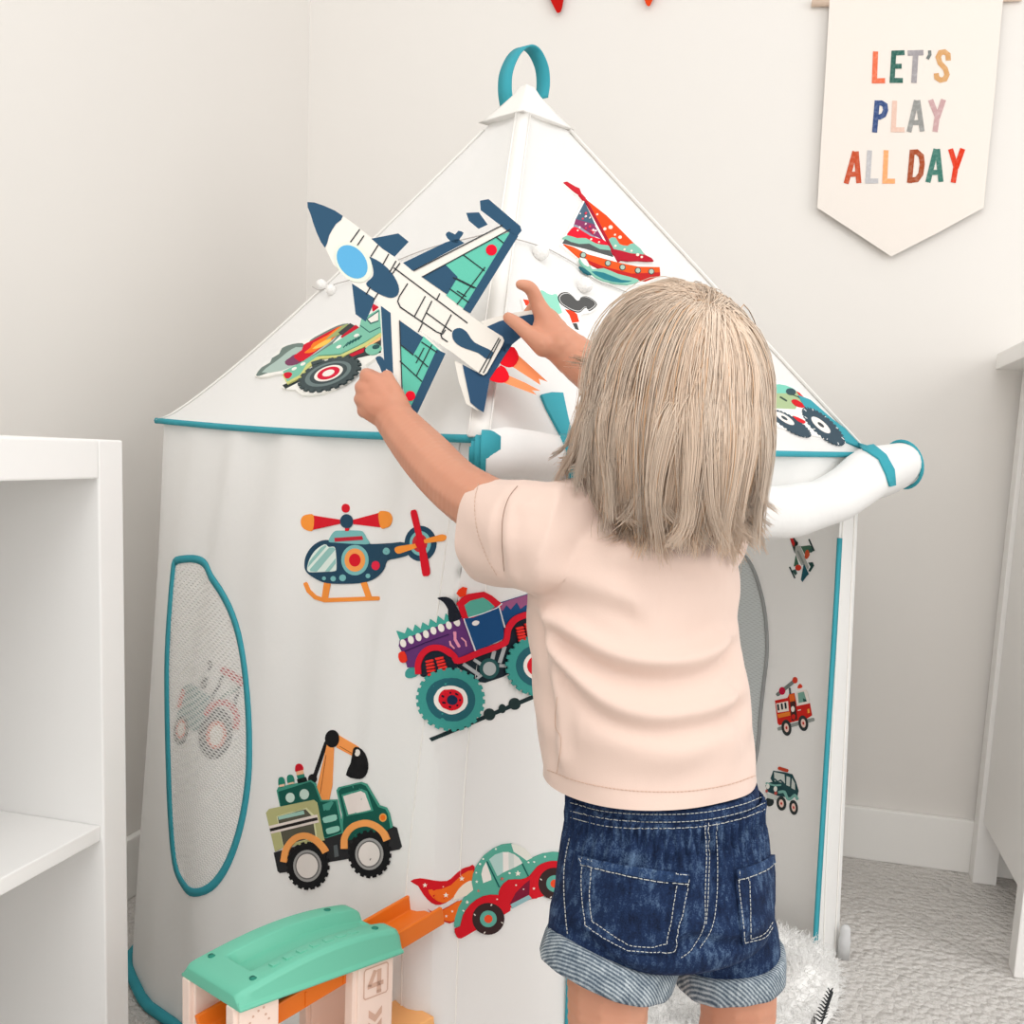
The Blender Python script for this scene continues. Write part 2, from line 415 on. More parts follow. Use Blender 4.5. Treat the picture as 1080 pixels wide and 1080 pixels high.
# ------------------------------------------------------------------ bunting above the tent (only two tips hang into the frame)
gb = planar(Vector((0, YB-.010, 0)), bn)
gar = empty('bunting_garland', gb(636, -60, 0), 'string of red felt pennants on the wall above the tent, only two tips showing', 'bunting')
tube('cord', catmull([gb(470, -95, 0), gb(580, -72, 0), gb(690, -70, 0), gb(800, -92, 0)], 8), .0016, LIN, gar, 6)
for nm, rgb, P in (('crimson pennant above the tent peak', (190, 28, 24), [(560, -73), (606, -70), (598, -25), (593, 8), (589, 13.5), (585.5, 10), (575, -15)]),
                   ('orange-red pennant right of the tent peak', (222, 70, 30), [(664, -71), (708, -72), (696, -20), (687, 3), (684, 6.5), (680.5, 2), (674, -22)])):
    V, T = patch_vf(sm(P, 3), 6, gb, .003, 0)
    tag(mesh_obj('pennant', V, T, mat('felt_'+str(rgb[1]), rgb, .9, (700, .5, .001), .05), gar, smooth=False), nm)
# ------------------------------------------------------------------ play tent
FAB = mat('white_tent_fabric', (249, 248, 246), .8, (60, .12, .004), .15, transl=.26)
FABI = mat('white_roll_fabric', (246, 245, 243), .8, (45, .2, .004), .15, transl=.12)
TEAL = mat('teal_binding', (60, 158, 172), .7, (900, .3, .0006), .2)
SEAM = mat('white_seam_tape', (240, 237, 232), .75, None, .15)
BL = on_floor(150, 1000); BR = on_floor(884, 1006); BF = on_floor(446, 1285)
cen = (BL+BR)/2; BB = cen*2-BF; BB = cen+(BB-cen)*.97
EL = W(166, 443, 1.53); EF = W(505, 462, 1.005); ER = W(914, 479, 1.62); EB = Vector((BB.x, min(BB.y, YB-.045), .80))
BB.y = min(BB.y, YB-.055)
AP = W(556, 92, (cen-CAM).dot(DEP)+.005)
tent = empty('play_tent', cen, 'white square play tent with pointed roof, teal edging and rolled-up door', 'play tent')
def line_in(a, b, f): return a.lerp(b, f)
TC = (EL+ER+EF+EB)/4
ins = lambda p: p.lerp(Vector((TC.x, TC.y, p.z)), .018)+Vector((0, 0, -.004))
TL, TF, TR, TB = map(ins, (EL, EF, ER, EB))
def corner_path(s, A, B, Cc, e=.045):
    if s < 1-e: return A.lerp(B, s)
    if s > 1+e: return B.lerp(Cc, s-1)
    t = (s-1+e)/(2*e); p0 = A.lerp(B, 1-e); p2 = B.lerp(Cc, e)
    return p0*(1-t)**2+B*2*t*(1-t)+p2*t*t
nL = Vector((BF.y-BL.y, -(BF.x-BL.x), 0)).normalized()
if nL.dot(CAM-BL) < 0: nL = -nL
def front_surf(s, v, wr=1.0):
    """s 0..1 left wall, 1..2 door wall; v 0 floor .. 1 eave"""
    p = corner_path(s, BL, BF, BR).lerp(corner_path(s, TL, TF, TR), v)
    if s < 1:
        p = p+nL*(.062*(math.sin(math.pi*min(1, s**.62)))*(1-v)**.8*(1-.5*s)+.018*math.sin(math.pi*s)*math.sin(math.pi*v))
    p = p-LAT*.017*math.sin(math.pi*v)*math.exp(-((s-1)/.22)**2)
    if wr:
        a = .0016*math.sin(34*s+3*v)+.0022*math.sin(19*s+1.5-4*v)*(.4+.6*v)+.0030*math.sin(11*s+9*v)*(1-v)
        a += .003*math.exp(-((s-.28-.05*v)/.03)**2)*v+.0025*math.exp(-((s-.86+.04*(1-v))/.02)**2)
        n = nL if s < 1 else Vector((BR.y-BF.y, -(BR.x-BF.x), 0)).normalized()
        a = a*1.6+.0016*math.exp(-((s-1)/.03)**2)-.0016*math.exp(-((s-1.075)/.022)**2)-.0014*math.exp(-((s-.925)/.022)**2)
        p = p+n*a*wr*min(1, 4*s)*min(1, 4*(2-s))
    return p
def uv_wall(name, outline, surf, m, parent, sp=.022, holes=(), asp=1.0, thick=.0006):
    pts, tri = triangulate(outline, sp, holes)
    V = [surf(x, y) for x, y in pts]
    return mesh_obj(name, V, tri, m, parent)
# inverse map pixel -> (s,v) by search on the smooth surface
_gs = [(s, v, proj(front_surf(s, v, 0))) for s in np.linspace(0, 2, 161) for v in np.linspace(0, 1, 61)]
_ga = np.array([(s, v, q[0], q[1], q[2]) for s, v, q in _gs])
def inv(x, y, lo, hi):
    m = (_ga[:, 0] >= lo) & (_ga[:, 0] <= hi); g = _ga[m]; k = ((g[:, 2]-x)**2+(g[:, 3]-y)**2).argmin(); s, v = g[k, 0], g[k, 1]
    for _ in range(8):
        e = 1e-3; q = proj(front_surf(s, v, 0)); qs = proj(front_surf(min(s+e, 2), v, 0)); qv = proj(front_surf(s, v+e, 0))
        es = min(s+e, 2)-s
        if es <= 0: break
        J = np.array([[(qs[0]-q[0])/es, (qv[0]-q[0])/e], [(qs[1]-q[1])/es, (qv[1]-q[1])/e]])
        try: d = np.linalg.solve(J, [x-q[0], y-q[1]])
        except Exception: break
        s = float(np.clip(s+np.clip(d[0], -.05, .05), lo, hi)); v = float(np.clip(v+np.clip(d[1], -.05, .05), 0, 1))
    return s, v
WINP = [(188, 593), (197, 589.5), (207, 590), (216, 597), (228, 615), (241, 640), (251, 670), (258, 705), (262, 745), (263, 785), (262, 820), (257, 858), (249, 890), (238, 917), (225, 935), (210, 940), (196, 935), (185, 922), (180, 900), (177.5, 860), (177.5, 810), (178.5, 750), (180, 690), (183, 640), (185.5, 608)]
WUV = [inv(x, y, 0.0, .6) for x, y in WINP]
s_end = 1.0
lw = uv_wall('left_wall', [(0, 0), (1, 0), (1, 1), (0, 1)], front_surf, FAB, tent, holes=[WUV])
# door wall: a jamb either side of the opening and a header under the eave
sj = inv(601, 1050, 1.02, 1.9)[0]; sr_t = inv(884, 600, 1.6, 2)[0]; sr_b = inv(857, 1000, 1.5, 2)[0]
DO = [(sj, 0.0), (sj-.004, .5), (sj, .90), (sj+.02, .945), (1.6, .945), (sr_t, .93), (sr_t, .75), ((sr_t+sr_b)/2+.005, .4), (sr_b, 0.0)]
fw = uv_wall('door_wall', [(1, 0)]+DO+[(2, 0), (2, 1), (1, 1)], front_surf, FAB, tent)
bpath = [front_surf(s, v) for s, v in DO]
dens = []
for a, b in zip(bpath, bpath[1:]):
    k = max(2, int((b-a).length/.03)); dens += [a.lerp(b, j/k) for j in range(k)]
dens.append(bpath[-1])
nF = Vector((BR.y-BF.y, -(BR.x-BF.x), 0)).normalized(); tF = (BR-BF).normalized()
V, Fc = ribbon_vf([p+nF*.001 for p in dens], [ (nF*.0015+tF*.0085) if 0 else tF*.0085 for p in dens], .003)
# the binding follows the opening: width lies in the wall plane, across the path
side = []
for i in range(len(dens)):
    t_ = (dens[min(i+1, len(dens)-1)]-dens[max(i-1, 0)]).normalized(); side.append(nF.cross(t_).normalized()*.0055)
zc_ = max(p.z for p in dens)-.07
for half in (0, 1):
    ix = [i for i in range(len(dens)) if dens[i].z < zc_ and (i > len(dens)//2) == bool(half)]
    V, Fc = ribbon_vf([dens[i]+nF*.001 for i in ix], [side[i] for i in ix], .0035); mesh_obj('door_binding', V, Fc, TEAL, tent)
# back walls, seen from inside through the door
def plane_wall(b0, b1, t0, t1, amp=.002, ph=0):
    n = Vector((b1.y-b0.y, -(b1.x-b0.x), 0)).normalized()
    def f(s, v): return b0.lerp(b1, s).lerp(t0.lerp(t1, s), v)+n*amp*(math.sin(13*s+3*v+ph)+.7*math.sin(23*s-5*v))*math.sin(math.pi*s)
    return f
sBR = plane_wall(BR, BB, TR, TB, .0015); sBL = plane_wall(BB, BL, TB, TL, .003, 1)
def inv_plane(surf, x, y):
    a = surf(0, 0); b = surf(1, 0); c = surf(0, 1); n = (b-a).cross(c-a).normalized(); p = on_plane(x, y, a, n)
    M_ = np.array([[ (b-a).dot(b-a), (b-a).dot(c-a)], [(b-a).dot(c-a), (c-a).dot(c-a)]]); rh = np.array([(p-a).dot(b-a), (p-a).dot(c-a)])
    return tuple(np.linalg.solve(M_, rh))
IWP = [(780, 584), (790, 596), (798, 616), (804, 640), (807, 665), (807.5, 690), (804.5, 720), (801.5, 750), (799, 785), (793, 815), (783, 838), (768, 852), (750, 856), (735, 848), (722, 826), (715, 790), (712, 740), (713, 690), (718, 640), (728, 606), (745, 585), (764, 578)]
IUV = [inv_plane(sBR, x, y) for x, y in IWP]
bw = uv_wall('right_back_wall', [(0, 0), (1, 0), (1, 1), (0, 1)], sBR, FAB, tent, holes=[IUV])
cw = uv_wall('left_back_wall', [(0, 0), (1, 0), (1, 1), (0, 1)], sBL, FAB, tent)
# windows of netting
NET = bpy.data.materials.new('window_netting'); NET.use_nodes = True
nt = NET.node_tree; N = nt.nodes; L = nt.links; tcn = N.new('ShaderNodeTexCoord')
def net_mat(m, rgb, lo, hi):
    nt = m.node_tree; N = nt.nodes; L = nt.links; N.clear()
    tcn = N.new('ShaderNodeTexCoord'); out = N.new('ShaderNodeOutputMaterial'); mx = N.new('ShaderNodeMixShader'); tr = N.new('ShaderNodeBsdfTransparent')
    df = N.new('ShaderNodeBsdfDiffuse'); df.inputs['Color'].default_value = lin(rgb)
    mp = N.new('ShaderNodeMapping'); mp.inputs['Rotation'].default_value = (.4, .3, .6); L.new(tcn.outputs['Object'], mp.inputs['Vector'])
    w1 = N.new('ShaderNodeTexWave'); w1.bands_direction = 'DIAGONAL'; w1.inputs['Scale'].default_value = 95; L.new(mp.outputs[0], w1.inputs['Vector'])
    w2 = N.new('ShaderNodeTexWave'); w2.bands_direction = 'Z'; w2.inputs['Scale'].default_value = 95; L.new(tcn.outputs['Object'], w2.inputs['Vector'])
    mxx = N.new('ShaderNodeMath'); mxx.operation = 'MAXIMUM'; L.new(w1.outputs['Fac'], mxx.inputs[0]); L.new(w2.outputs['Fac'], mxx.inputs[1])
    mr = N.new('ShaderNodeMapRange'); mr.inputs['From Min'].default_value = .3; mr.inputs['From Max'].default_value = .95; mr.inputs['To Min'].default_value = lo; mr.inputs['To Max'].default_value = hi
    L.new(mxx.outputs[0], mr.inputs['Value']); L.new(mr.outputs[0], mx.inputs['Fac']); L.new(tr.outputs[0], mx.inputs[1]); L.new(df.outputs[0], mx.inputs[2]); L.new(mx.outputs[0], out.inputs['Surface'])
net_mat(NET, (248, 246, 243), .22, .80)
NET2 = bpy.data.materials.new('inner_window_netting'); NET2.use_nodes = True; net_mat(NET2, (205, 211, 211), .75, .97)
win = uv_wall('mesh_window', WUV, front_surf, NET, tent)
tag(win, 'oval see-through mesh window in the left wall')
wb = [front_surf(s, v)+nL*.001 for s, v in sm(WUV, 3)]
side = []; k = len(wb)
for i in range(k):
    t_ = (wb[(i+1) % k]-wb[i-1]).normalized(); side.append(nL.cross(t_).normalized()*.0052)
V, Fc = ribbon_vf(wb+[wb[0]], side+[side[0]], .003)
mesh_obj('window_binding', V, Fc, TEAL, win)
win2 = uv_wall('mesh_window', IUV, sBR, NET2, tent)
tag(win2, 'grey mesh window in the right rear wall, seen through the door')
GREYB = mat('grey_piping', (158, 160, 160), .7)
ci = [sBR(s, v) for s, v in sm(IUV, 3)]
nB = (sBR(1, 0)-sBR(0, 0)).cross(sBR(0, 1)-sBR(0, 0)).normalized(); nB = nB if nB.dot(CAM-BR) > 0 else -nB
V, Fc = tube_vf([p+nB*.002 for p in ci], .003, 6, False, True); mesh_obj('window_binding', V, Fc, GREYB, win2)
# roof
def ridge(e, v):
    p = e.lerp(AP, v)
    if e is EL: p = p-UP*.026*math.sin(math.pi*min(1, v)**.62)
    return p
def roof_face(name, a, b, sag):
    n = (b-a).cross(AP-a).normalized(); n = n if n.dot(a-Vector((cen.x, cen.y, a.z))) > 0 else -n
    def f(s, v):
        p = ridge(a, v).lerp(ridge(b, v), s)
        return p-n*sag*math.sin(math.pi*v)*math.sin(math.pi*s)+n*.0012*math.sin(9*s+7*v)*math.sin(math.pi*s)*(1-v)-UP*.004*math.sin(math.pi*s)*(1-v)**6
    k = 22; V = []; Fc = []
    for i in range(k+1):
        v = i/k
        for j in range(k+1): V.append(f(j/k, min(v, .999)))
    for i in range(k):
        for j in range(k):
            q = i*(k+1)+j; Fc.append([q, q+1, q+k+2, q+k+1])
    return mesh_obj(name, V, Fc, FAB, tent), f
rf1, rfF = roof_face('roof_panel', EL, EF, .008)
rf2, rfR = roof_face('roof_panel', EF, ER, .008)
rf3, _f3 = roof_face('roof_panel', ER, EB, .008)
rf4, _f4 = roof_face('roof_panel', EB, EL, .008)
def out(p): return (p-Vector((cen.x, cen.y, p.z-.0))).normalized()
for e in (EL, EF, ER, EB):
    tdir = (AP-e).normalized(); o_ = out(e); n = (o_-tdir*o_.dot(tdir)).normalized(); sd = n.cross(tdir).normalized()
    V, Fc = ribbon_vf([ridge(e, q)+n*(.002 if e is not EL else -.0012) for q in np.linspace(.0, .885, 24)], sd*(.0105 if e is EF else .006), .002)
    rdg = mesh_obj('ridge_tape', V, Fc, SEAM, tent)
    for q in ((-1, 1) if e is EF else ()):
        tube('seam', [e.lerp(AP, q2)+n*.003+sd*.0105*q for q2 in np.linspace(.0, .885, 12)], .0011, SEAM, rdg, 5)
for a, b in ((EL, EF), (EF, ER), (ER, EB), (EB, EL)):
    P = [a.lerp(b, q)-UP*(.004*math.sin(math.pi*q)+.001) for q in np.linspace(-.004, 1.004, 20)]
    tube('eave_piping', P, .0042, TEAL, tent, 8)
# corner seams, floor binding, poles and feet
for q in (.955, 1.045):
    P = [front_surf(q, v) for v in np.linspace(.0, 1, 24)]
    tube('corner_seam', P, .0009, SEAM, tent, 6)
for q in (1.94, 1.985):
    P = [front_surf(q, v)+nF*.001 for v in np.linspace(.0, 1, 16)]
    tube('corner_seam', P, .0013, SEAM, tent, 6)
bpth = [front_surf(s, 0)+UP*.007+nL*.006 for s in np.linspace(.0, .95, 24)]
V, Fc = tube_vf([Vector((p.x, p.y, max(p.z, .0075))) for p in [BB.lerp(BL, q) for q in (.2, .5, .8)]+bpth], .0075, 8); mesh_obj('floor_binding', V, Fc, TEAL, tent)
PVC = mat('grey_plastic_pole', (205, 205, 205), .35, None, .4)
for b_, e_ in ((BL, TL), (BF, TF), (BR, TR), (BB, TB)):
    i0 = b_.lerp(Vector((cen.x, cen.y, 0)), .03); i1 = e_.lerp(Vector((cen.x, cen.y, e_.z)), .045)
    if b_ is BF:
        P = [front_surf(1, v, 0)-(nL+nF).normalized()*.024+UP*(.006 if v == 0 else 0) for v in np.linspace(0, 1, 12)]
    else: P = [Vector((i0.x, i0.y, .006)), i1]
    tube('frame_pole', P, .006, PVC, tent, 10)
fo = BR+LAT*.004-DEP*.012
V, Fc = tube_vf([fo+UP*z for z in (0, .032, .034, .05, .055)], [.0095, .0095, .0085, .008, .004], 14); mesh_obj('foot_cap', V, Fc, PVC, tent)
# peak cap and carry handle
rings = []
for q, ex in ((.885, 1.09), (.895, 1.06), (.93, 1.05), (.97, 1.15), (.985, 1.35)):
    rg = []
    c4 = [e.lerp(AP, q) for e in (EL, EF, ER, EB)]; cc = sum(c4, Vector())/4
    for i in range(4):
        a = c4[i]; b = c4[(i+1) % 4]
        for j in range(6):
            p = a.lerp(b, j/6); d = p-cc; p = cc+d*ex*1.04+UP*.004
            rg.append(p)
    rings.append(rg)
rings[-1] = [p.lerp(AP+UP*.006, .45)+UP*.004 for p in rings[-2]]
V, Fc = loft_vf(rings, True); mesh_obj('peak_cap', V, Fc, SEAM, tent)
da = (AP-CAM).dot(DEP)
hp = catmull([W(535, 114, da-.045), W(532.5, 95, da-.05), W(534, 76, da-.045), W(542, 58, da-.025), W(553, 49.5, da), W(563, 54, da+.02), W(571, 70, da+.03), W(573, 88, da+.03), W(571, 104, da+.025)], 6)
V, Fc = ribbon_vf(hp, (LAT*.80-DEP*.60)*.0125, .0025); mesh_obj('carry_handle', V, Fc, TEAL, tent)
# rolled-up door flap
rp_ = [W(512, 481, 1.0), W(545, 482, 1.004), W(590, 486, 1.05), W(640, 500, 1.14), W(700, 520, 1.22), (W(765, 535, 1.32)), W(830, 541, 1.43), W(880, 525, 1.51), W(922, 500, 1.56), W(952, 490, 1.59)]
rr_ = [.025, .026, .028, .030, .033, .036, .0365, .0375, .039, .035]
cp = catmull([Vector((*p, r)) .to_3d() for p, r in zip(rp_, rr_)], 8); cr_ = [c.x for c in catmull([(r, 0, 0) for r in rr_], 8)]
V, Fc = tube_vf(cp, cr_, 28)
V2 = []
for i, p in enumerate(V):
    k = i//28; a = (i % 28)/28*2*math.pi; c = cp[min(k, len(cp)-1)]; t_ = k/len(cp)
    q = 1+.05*math.sin(3*a+9*t_)+.04*math.sin(2*a-22*t_)+.035*math.sin(34*t_+a)+.03*math.sin(61*t_-2*a+1)*math.sin(math.pi*t_)
    if 24 <= k <= 62: q *= 1-.06*max(0, math.sin(a*1+1.0+14*t_))**3
    V2.append(c+(p-c)*q)
roll = mesh_obj('door_roll', V2, Fc, FABI, tent)
t0 = (cp[2]-cp[0]).normalized(); u0 = t0.cross(UP).normalized(); w0 = u0.cross(t0)
for r, off in ((.0255, -.004), (.020, -.010), (.0145, -.014), (.009, -.016)):
    rings = []
    for d, rq in ((off, r), (off+.019, r), (off+.019, r-.003), (off, r-.003), (off, r)):
        rings.append([cp[0]+t0*d+(u0*math.cos(a)+w0*math.sin(a))*rq for a in np.linspace(0, 2*math.pi, 29)[:-1]])
    V, Fc = loft_vf(rings, False); mesh_obj('roll_edge', V, Fc, TEAL, roll)
te = (cp[-1]-cp[-3]).normalized(); ue = te.cross(UP).normalized(); we = ue.cross(te)
tube('roll_edge', [cp[-1]+(ue*math.cos(a)+we*math.sin(a))*.0365 for a in np.linspace(0, 2*math.pi, 33)[:-1]], .003, TEAL, roll, 6, True)
bR = bvh_of(rf1, rf2, roll); fR = cast(bR, 1.4)
for P, nm in (([(840, 418), (853, 423), (876, 443), (897, 459), (918, 468), (934, 481), (942, 496), (943, 511), (937, 513), (933, 500), (926, 485), (914, 477), (889, 466), (864, 447), (846, 429)], 'r'),
              ([(569, 418), (580, 415.5), (592, 416), (597, 440), (602, 462), (608, 485), (615, 505), (621, 524), (597, 524), (597.5, 500), (596.5, 475), (591, 462), (583, 447), (575, 432)], 'l')):
    V, T = patch_vf(P, 4, fR, .0035, .0005); mesh_obj('door_strap', V, T, TEAL, tent, smooth=False)
# inside: a padded floor mat
MATC = mat('pale_mat_cloth', (226, 222, 216), .9, (80, .3, .004), .1)
ci4 = [p.lerp(Vector((cen.x, cen.y, 0)), .10) for p in (BL, BF, BR, BB)]
rings = []
for z, q in ((.006, .98), (.02, 1.0), (.035, 1.0), (.047, .975), (.052, .93)):
    rg = []
    cc = sum(ci4, Vector())/4
    for i in range(4):
        a, b, c = ci4[i-1], ci4[i], ci4[(i+1) % 4]
        for t_ in np.linspace(0, 1, 7):
            p0 = b.lerp(a, .14); p2 = b.lerp(c, .14); p = p0*(1-t_)**2+b*2*t_*(1-t_)+p2*t_*t_
            rg.append(Vector((cc.x+(p.x-cc.x)*q, cc.y+(p.y-cc.y)*q, z)))
    rings.append(rg)
V, Fc = loft_vf(rings, True)
pm = mesh_obj('floor_mat', V, Fc, MATC, None, origin=Vector((cen.x, cen.y, 0)))
tag(pm, 'pale padded mat covering the floor inside the play tent', 'play mat')
# pom-pom string
POM = mat('white_wool_pompom', (247, 245, 242), .95, (500, .9, .002), .05)
STR = mat('grey_string', (190, 186, 182), .9)
fr = cast(bvh_of(rf1, rf2, rf3, rf4), 1.35)
pg = empty('pompom_garland', fr(565, 268, 0), 'string of white pompoms draped around the tent roof', 'garland')
P = [fr(x, y, h) for x, y, h in ((331, 304, .012), (341, 309, .006), (356, 303, .006), (372, 297, .004), (400, 285, .003), (450, 265, .003), (500, 253, .004), (520, 251, .006), (542, 254.5, .004), (565, 261, .004), (580, 266, .003), (605, 280, .003), (625, 296, .003), (650, 306, .003), (690, 322, .003), (740, 345, .003))]
tube('string', catmull(P, 6), .0008, STR, pg, 5)
for x, y, r in ((339.5, 301, .0085), (351.5, 308.5, .0080), (566.5, 270, .0105), (613, 305, .0105), (407, 262, .0090)):
    d = 1.4; c = fr(x, y, r*.7)
    V = ICO_V*r*(1+.05*rng.standard_normal((len(ICO_V), 1)))+np.array(c)
    mesh_obj('pompom', V, [list(map(int, f)) for f in ICO_F], POM, pg)
# ------------------------------------------------------------------ felt vehicle cut-outs on the tent
navy = (36, 70, 92); teal = (122, 184, 184); red = (214, 24, 42); ora = (246, 150, 60); cream = (236, 230, 222)
fWall = cast(bvh_of(lw, fw), 1.15); fRoofL = cast(bvh_of(rf1), 1.25); fRoofR = cast(bvh_of(rf2), 1.35)
fInR = cast(bvh_of(bw), 1.8); fInL = cast(bvh_of(cw), 1.8)
k5 = 200/1080
decal('helicopter_cutout', 'felt helicopter with red rotor blades on the tent wall, topmost of the left wall pictures', 'tent decal', (300, 510, k5), [
 ('landing_skid', (244, 148, 64), stroke([(123, 572), (140, 612), (178, 648), (230, 665), (535, 654)], 23)),
 ('landing_skid', (244, 148, 64), [(230, 560), (268, 560), (250, 660), (215, 660)]), ('landing_skid', (244, 148, 64), [(435, 560), (470, 558), (502, 650), (470, 655)]),
 ('tail_boom', navy, ell(777, 342, 90, 101)), ('tail_boom', teal, ell(777, 341, 61, 70)), ('tail_boom', (196, 52, 58), ell(775, 340, 43, 52)),
 ('cabin', navy, sm([(118, 470), (124, 420), (150, 372), (190, 338), (240, 322), (330, 330), (440, 332), (500, 345), (600, 341), (690, 337), (716, 400), (650, 425), (590, 440), (570, 490), (520, 540), (440, 567), (300, 572), (225, 563), (168, 535), (130, 505)], 3)),
 ('cabin', teal, sm([(258, 332), (270, 298), (290, 274), (320, 269), (430, 269), (455, 282), (472, 312), (486, 345), (400, 345), (300, 338)], 3)), ('cabin', (190, 40, 56), [(290, 311), (448, 300), (455, 322), (293, 333)]),
 ('window', (224, 236, 228), sm([(135, 482), (148, 432), (183, 380), (235, 347), (258, 362), (290, 362), (299, 400), (302, 482), (290, 500), (230, 504), (158, 506), (140, 500)], 3)),
 ('window', (150, 196, 190), [(155, 500), (150, 490), (262, 365), (288, 365), (296, 378), (190, 503)]), ('window', (150, 196, 190), [(140, 478), (146, 448), (215, 366), (240, 352), (246, 360)]), ('window', (150, 196, 190), [(238, 502), (298, 428), (299, 455), (262, 502)]),
 ('porthole', teal, ell(407, 437, 78, 87)), ('porthole', (246, 158, 84), ell(407, 437, 59, 66)), ('porthole', red, ell(407, 437, 33, 37)),
 ('cabin', teal, ell(231, 541, 11)), ('cabin', teal, ell(283, 543, 15)), ('cabin', teal, ell(337, 538, 19)), ('cabin', teal, ell(481, 527, 13)), ('cabin', teal, ell(586, 386, 20)), ('cabin', (226, 40, 70), ell(525, 468, 24, 26)),
 ('main_rotor', red, [(350, 255), (373, 255), (370, 272), (352, 272)]),
 ('main_rotor', red, [(165, 182), (325, 207), (325, 228), (165, 263)]), ('main_rotor', ora, sm([(170, 183), (130, 178), (104, 192), (96, 220), (106, 250), (135, 268), (166, 264)], 3)),
 ('main_rotor', red, [(395, 207), (545, 167), (555, 251), (395, 232)]), ('main_rotor', ora, sm([(540, 167), (580, 158), (608, 173), (618, 205), (605, 240), (580, 253), (552, 251)], 3)),
 ('main_rotor', navy, ell(359, 216, 36, 40)), ('main_rotor', red, ell(351, 141, 22, 25)),
 ('tail_rotor', ora, sm([(632, 378), (645, 360), (690, 352), (765, 343), (765, 362), (690, 390), (650, 400)], 3)), ('tail_rotor', ora, sm([(800, 320), (860, 301), (903, 290), (927, 302), (915, 325), (865, 333), (805, 340)], 3)),
 ('tail_rotor', red, sm([(723, 168), (740, 151), (757, 160), (778, 250), (802, 340), (832, 490), (826, 522), (806, 528), (788, 510), (768, 360), (745, 260)], 3)), ('tail_rotor', red, ell(775, 341, 24, 28)),
], fWall)
def wheel(p, cx, cy, r, cols, teeth=24, dep=.07, sq=1.0, rot=0):
    o = [(p, cols[0], gear(cx, cy, r, r*sq, teeth, dep, rot))]
    for c, q in cols[1:]: o.append((p, c, ell(cx, cy, r*q, r*q*sq, rot)))
    return o
TW = [(62, 150, 142), ((38, 96, 106), .69), ((240, 234, 226), .455), (red, .335), ((24, 44, 74), .155)]
sh_ = [('track', (30, 48, 50), [(286, 964), (300, 982), (880, 738), (872, 718)]), ('track', (34, 52, 52), ell(625, 828, 33, 34)), ('track', (34, 52, 52), ell(698, 795, 20, 26)), ('track', (34, 52, 52), ell(768, 768, 33, 34)),
 ('track', (30, 48, 50), [(870, 720), (880, 738), (1040, 672), (1034, 656)]),
 ('chassis', (26, 40, 48), [(430, 550), (540, 490), (720, 420), (760, 400), (745, 590), (700, 615), (600, 648), (540, 640), (490, 590)]),
 ('chassis', (176, 180, 182), stroke([(475, 540), (565, 603)], 20, False)), ('chassis', (176, 180, 182), stroke([(535, 515), (600, 560)], 18, False)), ('chassis', (176, 180, 182), stroke([(652, 465), (634, 540)], 22, False)), ('chassis', (176, 180, 182), stroke([(712, 440), (682, 535)], 22, False)), ('chassis', (176, 180, 182), stroke([(545, 630), (580, 602)], 14, False)), ('chassis', (176, 180, 182), stroke([(680, 550), (722, 552)], 18, False)),
 ('chassis', (40, 84, 84), ell(622, 567, 56, 59)), ('chassis', (176, 182, 182), ell(622, 567, 37, 39)),
 ('bumper', (66, 154, 148), sm([(150, 600), (160, 573), (212, 546), (225, 600), (185, 622), (157, 618)], 2)),
 ('hood', (98, 52, 112), [(117, 440), (122, 405), (440, 283), (472, 278), (548, 472), (440, 525), (300, 500), (230, 560), (165, 562), (150, 500)]),
 ('hood', (70, 165, 152), [(103, 352), (152, 368), (166, 333), (197, 357), (209, 317), (242, 344), (252, 305), (287, 326), (296, 286), (332, 310), (339, 268), (374, 296), (382, 254), (415, 282), (412, 298), (150, 398), (125, 408)])]
for x, y in ((143, 424), (187, 404), (230, 389), (273, 372), (315, 352), (358, 336), (400, 321), (442, 303)): sh_.append(('hood', (240, 234, 226), ell(x, y, 16, 23, -15)))
